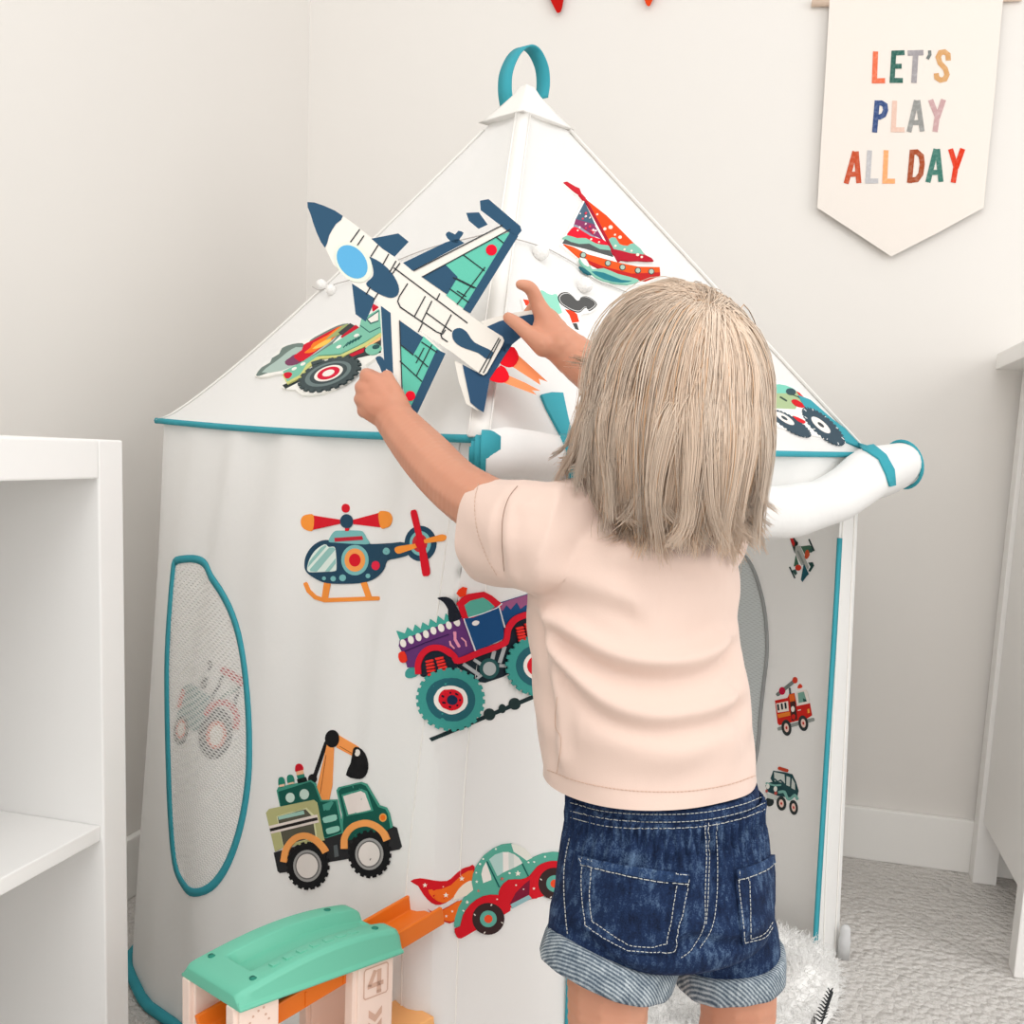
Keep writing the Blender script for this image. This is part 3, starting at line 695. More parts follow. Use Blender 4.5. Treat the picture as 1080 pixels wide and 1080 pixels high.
sh_ += [('hood', (52, 30, 80), stroke([(150, 470), (270, 420), (400, 372)], 4, False)), ('hood', (232, 150, 178), stroke([(430, 362), (430, 400), (452, 440)], 15)), ('hood', (232, 160, 178), stroke([(405, 412), (408, 432), (425, 450)], 8)), ('hood', (232, 160, 178), stroke([(467, 393), (488, 412), (492, 438)], 8)),
 ('horn', (28, 32, 42), sm([(338, 167), (385, 160), (422, 180), (448, 228), (466, 276), (405, 302), (396, 232), (372, 190)], 3)),
 ('bed', (24, 74, 124), [(668, 300), (690, 190), (858, 138), (1010, 95), (1030, 230), (860, 270), (760, 300), (700, 400)]), ('bed', (154, 88, 130), [(685, 195), (858, 140), (1010, 96), (1012, 180), (960, 200), (900, 190), (862, 210), (830, 205), (800, 228), (780, 190), (745, 230), (720, 205), (700, 238), (686, 232)]),
 ('cab', (212, 26, 44), [(440, 195), (465, 165), (500, 143), (590, 129), (632, 150), (688, 195), (672, 300), (480, 300), (468, 275)]),
 ('cab', (24, 74, 124), [(474, 281), (530, 277), (672, 208), (690, 300), (706, 392), (545, 470)]),
 ('window', (88, 168, 152), [(482, 206), (515, 180), (582, 161), (612, 180), (648, 214), (600, 246), (500, 273)]),
 ('cab', (232, 62, 26), [(443, 140), (450, 118), (475, 101), (496, 108), (492, 150), (457, 160)]),
 ('cab', (236, 230, 226), ell(541, 306, 20, 14, -15)), ('cab', (226, 226, 230), stroke([(476, 282), (541, 470)], 5, False)), ('cab', (226, 226, 230), stroke([(503, 277), (585, 250), (662, 220), (690, 195)], 5, False)), ('cab', (226, 226, 230), stroke([(672, 212), (688, 270), (706, 332)], 5, False)),
 ('wheel_arch', (26, 36, 48), sm([(245, 610), (240, 540), (285, 480), (345, 468), (410, 505), (445, 545), (400, 600), (300, 610)], 3)), ('wheel_arch#2', (26, 36, 48), sm([(735, 460), (740, 350), (790, 285), (870, 270), (960, 290), (1000, 400), (860, 430)], 3)),
 ('wheel_arch', (212, 26, 48), stroke(so([(234, 600), (233, 540), (262, 480), (312, 450), (370, 455), (420, 490), (447, 522), (560, 475), (690, 428), (714, 400), (725, 340), (760, 290), (810, 265), (860, 258), (940, 270), (990, 330)], 4), 34, False)),
 ('headlight', (232, 52, 34), sm([(119, 482), (150, 470), (167, 522), (140, 535), (122, 520)], 2))]
for a, b in (((298, 525), (312, 598)), ((352, 508), (375, 578)), ((790, 335), (802, 402)), ((838, 312), (852, 370))):
    for q in range(5):
        p = (a[0]+(b[0]-a[0])*q/4, a[1]+(b[1]-a[1])*q/4); sh_.append(('spring#%d' % a[0], (232, 50, 44), stroke([(p[0]-16, p[1]+4), (p[0]+16, p[1]-4)], 13)))
sh_ += wheel('front_wheel', 407, 741, 180, TW, 26)
for i in range(7): sh_.append(('front_wheel', (30, 20, 40), ell(407+41*math.cos(i*.9), 741+41*math.sin(i*.9), 6)))
sh_ += wheel('rear_wheel', 880, 548, 172, TW, 26)
decal('monster_truck_cutout', 'felt purple and blue monster truck with teal wheels climbing a slope, behind the pale T-shirt', 'tent decal', (400, 600, k5), sh_, fWall, sp=3, dh=.00022)
dk = (26, 26, 28); grn = (22, 88, 76); khk = (186, 184, 130)
sh_ = [('arm', dk, stroke([(456, 180), (388, 378)], 19)), ('arm', (246, 156, 84), [(462, 190), (502, 190), (492, 420), (474, 508), (412, 516), (402, 450)]), ('arm', (150, 80, 40), stroke([(458, 250), (425, 470)], 3, False)), ('arm', (246, 156, 84), [(528, 138), (642, 205), (606, 255), (515, 207)]), ('arm', (150, 80, 40), stroke([(535, 200), (605, 240)], 3, False)), ('arm', dk, ell(492, 157, 40, 50)), ('arm', dk, ell(380, 385, 24, 27)),
 ('bucket', dk, sm([(612, 215), (640, 205), (678, 240), (696, 300), (690, 350), (665, 382), (630, 386), (570, 364), (598, 295)], 2)), ('bucket', cream, ell(637, 237, 16, 20)),
 ('chassis', (44, 44, 46), [(158, 805), (470, 715), (560, 690), (830, 652), (858, 664), (886, 772), (872, 788), (600, 838), (470, 860), (245, 915), (192, 922), (180, 910)]), ('chassis', (90, 96, 98), [(500, 765), (520, 758), (530, 825), (505, 832)]),
 ('tower', (70, 150, 130), [(176, 452), (186, 432), (372, 392), (398, 410), (434, 505), (522, 502), (556, 692), (455, 724), (195, 540)]), ('tower', grn, [(186, 458), (370, 402), (390, 416), (428, 514), (515, 512), (546, 688), (455, 720), (200, 540)]),
 ('tower', (204, 226, 214), ell(255, 492, 26, 28)), ('tower', (204, 226, 214), ell(336, 473, 27, 30)), ('tower', (74, 150, 134), [(440, 532), (490, 512), (502, 520), (478, 562), (446, 566)]),
 ('tower', (150, 205, 188), sm([(443, 605), (510, 587), (520, 600), (516, 620), (456, 636), (444, 625)], 2)), ('tower', (150, 205, 188), sm([(462, 668), (524, 652), (536, 665), (530, 683), (472, 699), (462, 688)], 2)),
 ('pipe', (44, 130, 110), sm([(186, 400), (190, 380), (205, 374), (219, 388), (223, 428), (192, 432)], 2)), ('pipe#2', (44, 130, 110), sm([(236, 385), (240, 367), (255, 361), (271, 372), (276, 412), (244, 418)], 2)), ('pipe', (244, 200, 170), [(192, 420), (223, 413), (223, 426), (193, 432)]), ('pipe#2', (244, 200, 170), [(244, 409), (275, 402), (277, 412), (244, 418)]),
 ('beacon', (204, 24, 42), sm([(280, 332), (284, 308), (300, 299), (318, 308), (324, 336), (286, 346)], 2)), ('beacon', (246, 190, 150), [(286, 345), (324, 335), (329, 358), (291, 366)]), ('beacon', (44, 130, 110), [(290, 366), (330, 357), (336, 378), (296, 386)]), ('beacon', (14, 30, 28), [(293, 388), (342, 375), (352, 400), (300, 412)]),
 ('cargo_bed', khk, [(117, 578), (135, 556), (390, 504), (410, 520), (450, 735), (210, 778), (168, 800)]), ('cargo_bed', (222, 222, 176), [(178, 598), (350, 548), (392, 590), (410, 720), (215, 765)]), ('cargo_bed', (92, 90, 76), [(184, 600), (345, 558), (384, 600), (402, 715), (218, 765)]), ('cargo_bed', (164, 204, 190), [(187, 600), (335, 564), (340, 586), (192, 618)]),
 ('cargo_bed', (236, 222, 214), stroke([(142, 675), (415, 610)], 46, False)), ('cargo_bed', (36, 32, 30), stroke([(142, 676), (415, 611)], 17, False)),
 ('cab', (70, 150, 130), [(518, 450), (530, 432), (660, 402), (692, 414), (764, 535), (804, 548), (820, 580), (838, 660), (800, 680), (560, 730), (545, 640), (550, 590)]), ('cab', grn, [(530, 455), (545, 438), (658, 412), (686, 424), (758, 545), (798, 558), (812, 585), (826, 665), (790, 690), (562, 740), (556, 650), (560, 590)]),
 ('window', (70, 150, 130), [(548, 474), (662, 442), (694, 456), (730, 566), (580, 598)]), ('window', (238, 226, 220), [(558, 483), (658, 454), (682, 466), (716, 560), (590, 588)]),
 ('headlight', (236, 170, 90), ell(785, 605, 21, 24)), ('headlight', (240, 120, 40), ell(785, 605, 14, 17))]
EW = [dk, ((164, 162, 160), .66), ((110, 108, 106), .56), ((234, 226, 220), .5)]
sh_ += wheel('front_wheel', 708, 812, 122, EW, 20, .08, 1.13)+wheel('rear_wheel', 356, 880, 122, EW, 20, .08, 1.13)
sh_ += [('wheel_arch', (248, 166, 92), stroke(so([(564, 782), (568, 720), (608, 662), (675, 636), (735, 648), (785, 688), (808, 735)], 4), 38, False)), ('wheel_arch#2', (248, 166, 92), stroke(so([(219, 858), (235, 785), (280, 728), (340, 708), (398, 730), (440, 770), (460, 802)], 4), 37, False))]
decal('excavator_truck_cutout', 'felt green digger truck with an orange arm and black bucket, right of the mesh window', 'tent decal', (260, 750, k5), sh_, fWall)
cg = (88, 168, 148)
sh_ = [('flame', (206, 24, 36), sm([(80, 355), (138, 337), (230, 352), (310, 354), (352, 322), (400, 280), (450, 263), (480, 262), (466, 410), (400, 410), (330, 472), (262, 505), (210, 492), (160, 440), (128, 385)], 2)), ('flame', (238, 110, 34), sm([(190, 410), (250, 407), (330, 380), (400, 312), (470, 285), (462, 360), (400, 388), (340, 462), (280, 492), (220, 460)], 2)), ('flame', (240, 226, 208), sm([(340, 475), (380, 402), (430, 360), (466, 355), (466, 425), (400, 455)], 2)),
 ('flame', (204, 40, 30), sm([(188, 530), (232, 552), (320, 512), (400, 475), (350, 610), (292, 613), (240, 585)], 2)), ('flame', (238, 110, 34), sm([(215, 545), (250, 552), (325, 512), (400, 475), (360, 596), (300, 605), (255, 580)], 2)),
 ('body', cg, [(350, 645), (353, 590), (375, 520), (410, 460), (470, 410), (460, 360), (468, 310), (490, 258), (538, 192), (600, 145), (650, 122), (712, 114), (745, 130), (770, 160), (806, 224), (850, 202), (910, 178), (975, 168), (1030, 172), (1062, 230), (1050, 300), (830, 350), (700, 480), (400, 640)]),
 ('windscreen', (226, 226, 216), [(708, 116), (750, 124), (792, 145), (822, 175), (842, 206), (806, 224), (768, 196), (724, 168)]),
 ('rear_window', (236, 230, 222), [(520, 310), (530, 268), (550, 232), (582, 322), (584, 346), (532, 366)]), ('window', (176, 208, 202), [(570, 216), (606, 186), (655, 170), (656, 300), (622, 322)]), ('window', (236, 230, 224), [(655, 170), (690, 170), (726, 184), (728, 265), (656, 300)]), ('window', (206, 214, 208), [(690, 172), (722, 182), (724, 268), (692, 284)]), ('window', (226, 226, 220), [(724, 182), (756, 206), (778, 240), (726, 268)]),
 ('body', (20, 92, 88), stroke([(555, 228), (634, 392)], 8, False)), ('body', (20, 92, 88), stroke([(775, 240), (818, 328)], 6, False)),
 ('body', (208, 20, 36), sm([(632, 550), (626, 460), (640, 395), (690, 345), (770, 342), (822, 320), (870, 262), (930, 232), (1000, 226), (1050, 260), (1060, 330), (960, 430), (830, 468), (700, 522), (666, 552)], 2)), ('body', (122, 20, 50), [(692, 505), (735, 425), (790, 370), (822, 345), (818, 440), (714, 492)]), ('sill', (146, 184, 188), [(700, 500), (815, 441), (834, 462), (712, 526)]),
 ('wheel_arch', (208, 20, 36), sm([(350, 655), (385, 638), (402, 570), (450, 500), (530, 448), (620, 440), (665, 480), (700, 540), (470, 668), (388, 715), (362, 700)], 2)),
 ('wheel_arch#2', (208, 20, 36), sm([(845, 465), (835, 400), (860, 320), (910, 260), (980, 230), (1050, 250), (1060, 320), (900, 440)], 2))]
CWH = [(56, 38, 38), ((94, 168, 152), .52), ((232, 78, 40), .255)]
for nm, cx, cy in (('rear_wheel', 560, 590), ('front_wheel', 978, 368)):
    for i, (c) in enumerate(CWH):
        c_, q = (c, 1) if i == 0 else c
        sh_.append((nm, c_, ell(cx, cy, 102*q, 101*q)))
    for a in (0.25, 1.8, 3.4, 4.9): sh_.append((nm, (236, 226, 216), stroke([(cx+84*math.cos(a), cy+84*math.sin(a)), (cx+96*math.cos(a+.06), cy+96*math.sin(a+.06))], 6, False)))
for x, y, r in ((170, 380, 17), (397, 338, 17), (299, 443, 17), (748, 305, 18), (847, 400, 10), (491, 357, 11), (428, 486, 11), (300, 575, 10), (337, 545, 9), (282, 390, 5), (616, 466, 7)): sh_.append((('flame' if x < 400 and y > 320 else 'body'), (244, 236, 224), star(x, y, r)))
for x, y, r in ((612, 150, 6), (532, 213, 6), (512, 245, 7), (696, 302, 6), (922, 200, 6), (850, 232, 5), (815, 235, 5), (488, 300, 5), (404, 540, 5), (735, 378, 5), (782, 404, 4)): sh_.append((('flame' if x < 400 and y > 320 else 'body'), (238, 238, 228), ell(x, y, r)))
for x, y, r in ((650, 338, 12), (502, 415, 11)): sh_.append((('flame' if x < 400 and y > 320 else 'body'), (206, 110, 100), star(x, y, r)))
decal('car_cutout', 'felt red and green car trailing orange flames, beside the denim shorts', 'tent decal', (420, 870, 180/1080), sh_, fWall)
# roof: truck with exhaust flames (left face)
bt = (124, 190, 166); sd = (74, 86, 88)
sh_ = [('border', (240, 238, 232), sm([(108, 532), (148, 478), (200, 440), (268, 362), (380, 336), (470, 292), (610, 226), (700, 240), (820, 100), (840, 290), (830, 400), (740, 470), (640, 560), (500, 630), (380, 640), (340, 610), (262, 600), (270, 520), (180, 535)], 2)),
 ('smoke', (112, 128, 122), sm([(118, 526), (148, 484), (198, 455), (208, 430), (250, 405), (266, 372), (325, 350), (382, 345), (400, 362), (430, 325), (480, 296), (545, 262), (612, 236), (652, 244), (560, 340), (480, 430), (280, 484), (180, 516), (135, 532)], 2)),
 ('smoke', (172, 192, 184), sm([(150, 512), (222, 455), (262, 425), (298, 395), (345, 368), (390, 368), (440, 330), (530, 296), (600, 262), (560, 330), (400, 440), (262, 502)], 2)),
 ('flame', (124, 66, 98), sm([(282, 452), (312, 428), (345, 408), (385, 440), (352, 466), (300, 474)], 2)), ('flame', (210, 22, 46), sm([(335, 418), (380, 385), (390, 355), (432, 335), (482, 308), (560, 268), (598, 252), (596, 290), (480, 380), (385, 448), (350, 440)], 2)),
 ('flame', (248, 124, 36), sm([(396, 398), (430, 372), (445, 345), (530, 300), (585, 258), (630, 248), (596, 292), (520, 345), (450, 395), (405, 404)], 2)), ('flame', (248, 196, 90), sm([(440, 380), (480, 350), (540, 318), (545, 335), (490, 370)], 2)), ('flame', (156, 170, 112), sm([(515, 330), (560, 290), (612, 250), (645, 240), (602, 292), (555, 315)], 2)),
 ('exhaust_box', (62, 66, 66), [(588, 288), (656, 234), (684, 250), (615, 306)]), ('exhaust_box', (196, 22, 48), [(602, 312), (688, 244), (712, 262), (620, 322)]),
 ('bumper', (48, 56, 56), [(268, 585), (360, 545), (372, 562), (285, 606)]), ('undercarriage', (52, 60, 62), [(620, 430), (740, 362), (830, 320), (830, 400), (700, 430), (640, 470)]), ('undercarriage', (196, 22, 48), [(652, 415), (740, 376), (735, 402), (668, 428)]), ('undercarriage', (248, 190, 130), [(740, 355), (830, 306), (830, 332), (745, 378)]), ('undercarriage', bt, ell(790, 385, 46, 29, -15)), ('undercarriage', (40, 84, 84), ell(806, 372, 22, 13, -15)),
 ('body', (206, 206, 130), [(272, 530), (392, 462), (480, 425), (600, 420), (740, 352), (832, 292), (832, 312), (745, 370), (605, 432), (485, 440), (420, 490), (378, 545), (300, 585)]),
 ('body', bt, [(275, 512), (390, 455), (480, 405), (600, 330), (712, 262), (722, 215), (775, 185), (822, 158), (832, 290), (740, 346), (600, 412), (480, 420), (412, 470), (372, 532), (300, 570)]),
 ('window', (40, 96, 92), [(750, 216), (822, 165), (822, 228), (775, 244)]), ('window', (238, 232, 224), [(760, 216), (820, 175), (820, 222), (778, 236)]),
 ('body', (40, 96, 92), stroke([(716, 250), (770, 290), (830, 262)], 5, False)), ('roof_light', (206, 22, 48), [(780, 122), (816, 142), (786, 166)])]
for i in range(6): sh_.append(('body', (40, 96, 92), stroke([(620+i*17, 378-i*9), (650+i*15, 345-i*7)], 5, False)))
for x, y in ((595, 372), (390, 470), (340, 497), (697, 310)): sh_.append(('body', (238, 236, 228), ell(x, y, 16, 8, -25)))
sh_ += [('tail_light', (206, 22, 48), sm([(280, 525), (310, 516), (330, 527), (312, 551), (290, 550)], 2)), ('wheel', (66, 78, 80), gear(540, 527, 190, 84, 22, .09, -20)), ('wheel', (108, 124, 124), ell(535, 528, 138, 62, -19)), ('wheel', (66, 78, 80), ell(537, 526, 112, 50, -19)), ('wheel', (240, 234, 226), ell(538, 525, 86, 40, -19)), ('wheel', (210, 22, 56), ell(538, 525, 67, 32, -19)), ('wheel', (240, 234, 226), ell(538, 525, 36, 17, -19)), ('wheel', (66, 78, 80), stroke([(440, 470), (500, 452)], 18, False))]
decal('truck_cutout', 'felt green truck with flames and smoke on the left roof face, below the held jet', 'tent decal', (250, 300, k5), sh_, fRoofL, h0=.0035)
# roof: sailing boat
sh_ = [('border', (246, 244, 240), [(172, 78), (192, 74), (250, 104), (282, 145), (306, 168), (420, 260), (580, 420), (690, 524), (500, 520), (480, 528), (600, 552), (722, 556), (728, 612), (650, 650), (560, 664), (400, 645), (330, 610), (255, 508), (160, 432), (195, 360), (290, 180), (262, 150), (230, 132), (200, 105)]),
 ('sail', (72, 98, 118), [(296, 186), (358, 322), (243, 290)]), ('sail', (134, 52, 96), [(245, 286), (350, 316), (402, 405), (232, 328)]), ('sail', (146, 148, 162), sm([(236, 318), (268, 330), (330, 372), (360, 390), (310, 378), (262, 352), (234, 332)], 2)), ('sail', (222, 18, 46), sm([(232, 332), (262, 342), (330, 384), (400, 404), (436, 436), (340, 420), (270, 398), (196, 384), (208, 355)], 2)), ('sail', (132, 186, 166), sm([(194, 380), (252, 396), (302, 396), (362, 428), (434, 440), (442, 470), (330, 448), (178, 410)], 2)), ('sail', (80, 84, 84), [(168, 424), (182, 402), (215, 418), (262, 430), (320, 428), (382, 460), (440, 466), (458, 502), (300, 456)]),
 ('foresail', (238, 70, 18), [(298, 172), (420, 268), (560, 410), (640, 490), (480, 480), (440, 430)]), ('foresail', (128, 186, 168), sm([(432, 402), (470, 394), (492, 430), (538, 440), (575, 425), (636, 492), (540, 486), (448, 458)], 2)), ('foresail', (178, 16, 42), sm([(442, 462), (500, 468), (560, 484), (640, 492), (688, 526), (600, 524), (490, 520)], 2)),
 ('mast', (168, 20, 44), stroke([(298, 178), (400, 365), (490, 532)], 13, False)), ('mast', (196, 28, 44), [(174, 80), (192, 76), (240, 104), (264, 114), (274, 142), (300, 170), (300, 190), (284, 176), (262, 150), (232, 130), (202, 104)]),
 ('hull', (230, 84, 26), [(172, 432), (230, 450), (310, 490), (480, 536), (600, 560), (720, 562), (724, 610), (640, 642), (520, 622), (400, 582), (290, 532), (255, 505)]), ('hull', (186, 30, 30), [(290, 530), (300, 520), (400, 560), (560, 600), (722, 592), (722, 610), (640, 642), (520, 622), (400, 585)]),
 ('wave', (132, 190, 170), sm([(262, 510), (302, 520), (335, 576), (400, 570), (480, 602), (560, 622), (602, 640), (540, 662), (400, 642), (330, 602), (278, 555)], 2)), ('wave', (34, 118, 130), sm([(330, 590), (400, 596), (500, 636), (562, 642), (500, 654), (400, 634)], 2)), ('wave', (34, 100, 112), sm([(262, 560), (300, 580), (330, 608), (290, 592)], 2)), ('wave', (238, 236, 230), sm([(262, 512), (296, 520), (318, 560), (290, 552)], 2))]
for x, y in ((282, 497), (424, 542), (507, 565), (595, 583), (672, 588)): sh_ += [('porthole#%d' % x, (76, 70, 66), ell(x, y, 18, 18)), ('porthole#%d' % x, (168, 190, 176), ell(x, y, 13, 13))]
for i in range(26):
    a = rng.random(2); x = 255+a[0]*120; y = 235+a[1]*150
    if pip(x, y, [(296, 200), (400, 400), (235, 330)]): sh_.append(('sail', (240, 220, 220) if i % 3 else (222, 60, 80), ell(x, y, 4+3*rng.random())))
for x, y, r in ((365, 262, 6), (441, 335, 12), (408, 345, 9), (466, 378, 6), (495, 392, 10), (468, 442, 7), (520, 462, 6), (560, 470, 6), (595, 492, 9), (618, 505, 7), (330, 404, 6), (375, 420, 5), (255, 352, 5)): sh_.append((('foresail' if x > 335 and y < 400 or x > 440 else 'sail'), (246, 226, 210), ell(x, y, r, r*.9)))
decal('sailboat_cutout', 'felt red sailing boat with striped sails on the right roof face, above the blond head', 'tent decal', (560, 180, k5), sh_, fRoofR, h0=.0035)
# roof: puffing engine, mostly hidden by the hand and head
sm5 = sm([(598, 270), (630, 232), (690, 226), (740, 260), (772, 298), (800, 302), (820, 270), (868, 262), (930, 290), (972, 345), (900, 405), (878, 372), (850, 380), (808, 416), (740, 406), (652, 356), (612, 318)], 3)
decal('engine_cutout', 'felt cut-out with a curling black smoke puff and red chimney, behind the raised right hand', 'tent decal', (520, 285, 120/1080), [
 ('border', (246, 244, 240), sm([(430, 190), (560, 232), (640, 215), (740, 240), (810, 260), (900, 255), (985, 345), (900, 420), (820, 440), (815, 620), (700, 700), (400, 600), (255, 290)], 2)),
 ('body', (146, 212, 190), sm([(438, 202), (500, 235), (545, 248), (592, 243), (615, 345), (640, 420), (560, 420), (450, 300)], 2)), ('body', (232, 66, 40), [(268, 290), (330, 300), (330, 350), (296, 352)]),
 ('chimney', (232, 62, 30), [(664, 384), (745, 402), (782, 432), (803, 505), (735, 516), (708, 440)]), ('chimney', (74, 74, 74), [(738, 520), (780, 518), (800, 585), (765, 575)]),
 ('smoke_puff', (52, 52, 52), [(688+(x-688)*1.0, y) for x, y in sm5]), ('smoke_puff', (226, 226, 224), [(790+(x-790)*.93, 318+(y-318)*.90) for x, y in sm5]), ('smoke_puff', (84, 84, 84), [(790+(x-790)*.90, 318+(y-318)*.84) for x, y in sm5])], fRoofR, h0=.003)
# roof: tractor near the right corner
tk = (62, 80, 92)
sh_ = [('border', (244, 242, 238), sm([(100, 60), (280, 78), (420, 150), (560, 290), (700, 430), (1000, 740), (1030, 800), (960, 830), (700, 740), (560, 720), (520, 745), (300, 650), (90, 540)], 2)),
 ('body', (168, 188, 144), [(120, 80), (120, 380), (390, 392), (420, 330), (560, 380), (650, 420), (470, 240), (400, 160), (280, 95)]), ('body', (124, 202, 182), sm([(120, 82), (270, 90), (400, 158), (330, 186), (200, 190), (120, 180)], 2)), ('window', (58, 82, 88), ell(332, 172, 64, 44, 10)), ('body', (60, 80, 70), stroke([(200, 240), (275, 285)], 22)), ('body', (60, 80, 70), stroke([(330, 200), (430, 240), (640, 420)], 10, False)),
 ('light', (226, 48, 50), [(400, 165), (440, 185), (512, 262), (470, 262)]), ('light#2', (206, 26, 36), sm([(336, 285), (400, 272), (512, 350), (474, 374), (380, 345)], 2)),
 ('front_wheel', tk, gear(330, 575, 300, 88, 30, .08, 32)), ('front_wheel', (240, 232, 226), ell(252, 512, 140, 42, 33)), ('front_wheel', (70, 80, 86), ell(245, 508, 48, 16, 33)),
 ('light#3', (222, 36, 46), sm([(352, 480), (420, 500), (512, 548), (490, 576), (415, 545)], 2)),
 ('rear_wheel', tk, gear(742, 612, 345, 118, 34, .08, 41)), ('rear_wheel', (240, 234, 228), ell(705, 596, 152, 52, 40)), ('rear_wheel', (70, 74, 76), ell(705, 594, 50, 18, 38))]
for a in range(9): sh_.append(('rear_wheel', (226, 228, 228), stroke([(742+290*math.cos(.4+a*.68)*.755-100*math.sin(.4+a*.68)*.656, 612+290*math.cos(.4+a*.68)*.656+100*math.sin(.4+a*.68)*.755), (742+330*math.cos(.45+a*.68)*.755-112*math.sin(.45+a*.68)*.656, 612+330*math.cos(.45+a*.68)*.656+112*math.sin(.45+a*.68)*.755)], 9, False)))
decal('tractor_cutout', 'felt green tractor with dark chunky tyres near the right corner of the roof', 'tent decal', (805, 400, 90/1080), sh_, fRoofR, sp=3, h0=.0025)
# inside the tent
decal('jet_cutout', 'small felt jet high on the inner tent wall, seen through the door', 'tent decal', (820, 555, 70/1080), [
 ('wing', (70, 108, 88), [(380, 328), (520, 312), (562, 332), (540, 420), (460, 480)]), ('wing', (204, 84, 50), sm([(465, 400), (505, 388), (526, 470), (478, 536), (446, 500)], 2)), ('wing', (40, 62, 62), stroke([(518, 218), (596, 395)], 24)), ('wing', (60, 92, 88), [(520, 380), (570, 350), (590, 400), (550, 432)]),
 ('wing#2', (70, 108, 88), [(300, 470), (352, 640), (268, 655)]), ('wing#2', (214, 62, 42), ell(342, 675, 48, 48)), ('wing#2', (40, 62, 62), stroke([(203, 668), (285, 842)], 22)), ('wing#2', (60, 92, 88), [(240, 720), (300, 700), (325, 770), (290, 800)]),
 ('fuselage', (176, 178, 172), [(300, 330), (370, 320), (470, 560), (514, 660), (500, 705), (440, 620), (398, 640), (296, 440)]), ('fuselage', (140, 144, 140), stroke([(335, 400), (430, 600)], 30, False)), ('nose', (56, 74, 68), [(200, 172), (268, 172), (300, 225), (340, 275), (332, 312), (296, 330), (288, 440), (255, 350)]), ('nose', (206, 44, 44), [(206, 180), (254, 180), (290, 280), (274, 335), (240, 290)]), ('nose', (34, 44, 44), ell(316, 278, 24, 30)),
 ('tail', (34, 88, 100), [(435, 600), (515, 780), (480, 812), (412, 908), (388, 870)]), ('tail', (36, 70, 66), [(508, 592), (578, 584), (602, 640), (540, 742), (508, 730), (545, 660)])], fInR, sp=3)
K2 = 80/508
def smallwheel(p, x, y, rx, ry, c2=(238, 204, 192)): return [(p, (52, 58, 58), ell(x, y, rx, ry, -8)), (p, c2, ell(x+1, y, rx*.5, ry*.56, -8)), (p, (206, 60, 50), ell(x+1, y, rx*.2, ry*.2, -8))]
decal('fire_engine_cutout', 'small felt red fire engine on the inner tent wall, below the jet', 'tent decal', (800, 700, K2), [
 ('ladder', (120, 128, 124), stroke([(130, 206), (245, 112)], 24)), ('ladder', (212, 66, 44), ell(246, 110, 17, 22)), ('ladder', (196, 26, 62), ell(160, 182, 21, 26)), ('ladder', (80, 84, 84), stroke([(210, 165), (214, 205)], 12)),
 ('bumper', (150, 156, 152), stroke([(138, 436), (366, 374)], 24)),
 ('body', (206, 40, 32), [(112, 246), (196, 228), (206, 205), (242, 195), (258, 282), (346, 264), (360, 345), (330, 365), (142, 412), (130, 400)]), ('cab', (240, 230, 222), [(255, 188), (320, 172), (330, 190), (346, 264), (258, 284)]), ('cab', (124, 168, 154), [(266, 196), (306, 186), (326, 250), (272, 264)]), ('cab', (44, 84, 76), [(300, 230), (320, 240), (326, 252), (304, 256)]),
 ('body', (240, 228, 218), [(120, 266), (200, 250), (206, 316), (130, 328)])]+[('window', (36, 46, 50), stroke([(x, y), (x+4, y+32)], 13)) for x, y in ((133, 276), (158, 270), (182, 264))]+[
 ('body', (234, 130, 46), [(130, 338), (212, 320), (216, 346), (136, 364)]), ('body', (226, 104, 40), [(206, 208), (240, 200), (248, 250), (214, 258)]), ('body', (66, 44, 40), [(214, 256), (248, 248), (262, 370), (224, 382)]), ('body', (238, 230, 222), ell(233, 303, 12, 20)), ('body', (206, 40, 32), ell(238, 355, 12, 18)), ('body', (244, 240, 236), stroke([(268, 312), (284, 308)], 6)), ('headlight', (246, 170, 70), [(330, 305), (342, 300), (346, 328), (332, 332)]),
 ('siren', (222, 66, 40), sm([(264, 152), (278, 134), (292, 146), (292, 160), (266, 166)], 2))]+smallwheel('rear_wheel', 190, 428, 32, 54)+smallwheel('front_wheel', 302, 398, 32, 53), fInR, sp=3)
decal('jeep_cutout', 'small felt dark green jeep on the inner tent wall, lowest of the three there', 'tent decal', (800, 700, K2), [
 ('roof_light', (196, 70, 46), stroke([(140, 700), (192, 716)], 22)), ('wheel', (44, 52, 54), ell(75, 925, 28, 30)),
 ('body', (40, 74, 78), [(82, 768), (100, 716), (180, 728), (228, 740), (252, 790), (270, 850), (262, 892), (200, 896), (130, 885), (60, 855), (48, 815), (60, 800), (95, 790)]), ('window', (206, 212, 206), [(106, 724), (176, 740), (180, 800), (110, 786)]), ('window', (200, 206, 200), [(190, 752), (214, 760), (212, 822), (188, 812)]), ('window', (200, 206, 200), [(226, 764), (246, 800), (248, 845), (222, 832)]), ('window', (40, 74, 78), stroke([(112, 772), (130, 790), (150, 780), (170, 798)], 10)),
 ('fender', (124, 176, 166), stroke(so([(140, 860), (175, 858), (195, 900), (215, 905), (245, 880), (262, 905)], 3), 18)), ('fender', (124, 176, 166), stroke([(55, 800), (110, 815), (150, 812)], 12)), ('bumper', (206, 212, 206), [(55, 866), (130, 892), (130, 916), (60, 898)]), ('bumper', (196, 90, 80), ell(56, 852, 8, 10)), ('bumper', (196, 90, 80), ell(118, 866, 10, 12)),
 ('headlight', (236, 236, 228), ell(65, 820, 12, 18)), ('headlight', (236, 236, 228), ell(116, 838, 12, 18))]+smallwheel('wheel', 155, 935, 32, 48)+smallwheel('wheel', 237, 962, 28, 50), fInR, sp=3)
k7 = 110/792
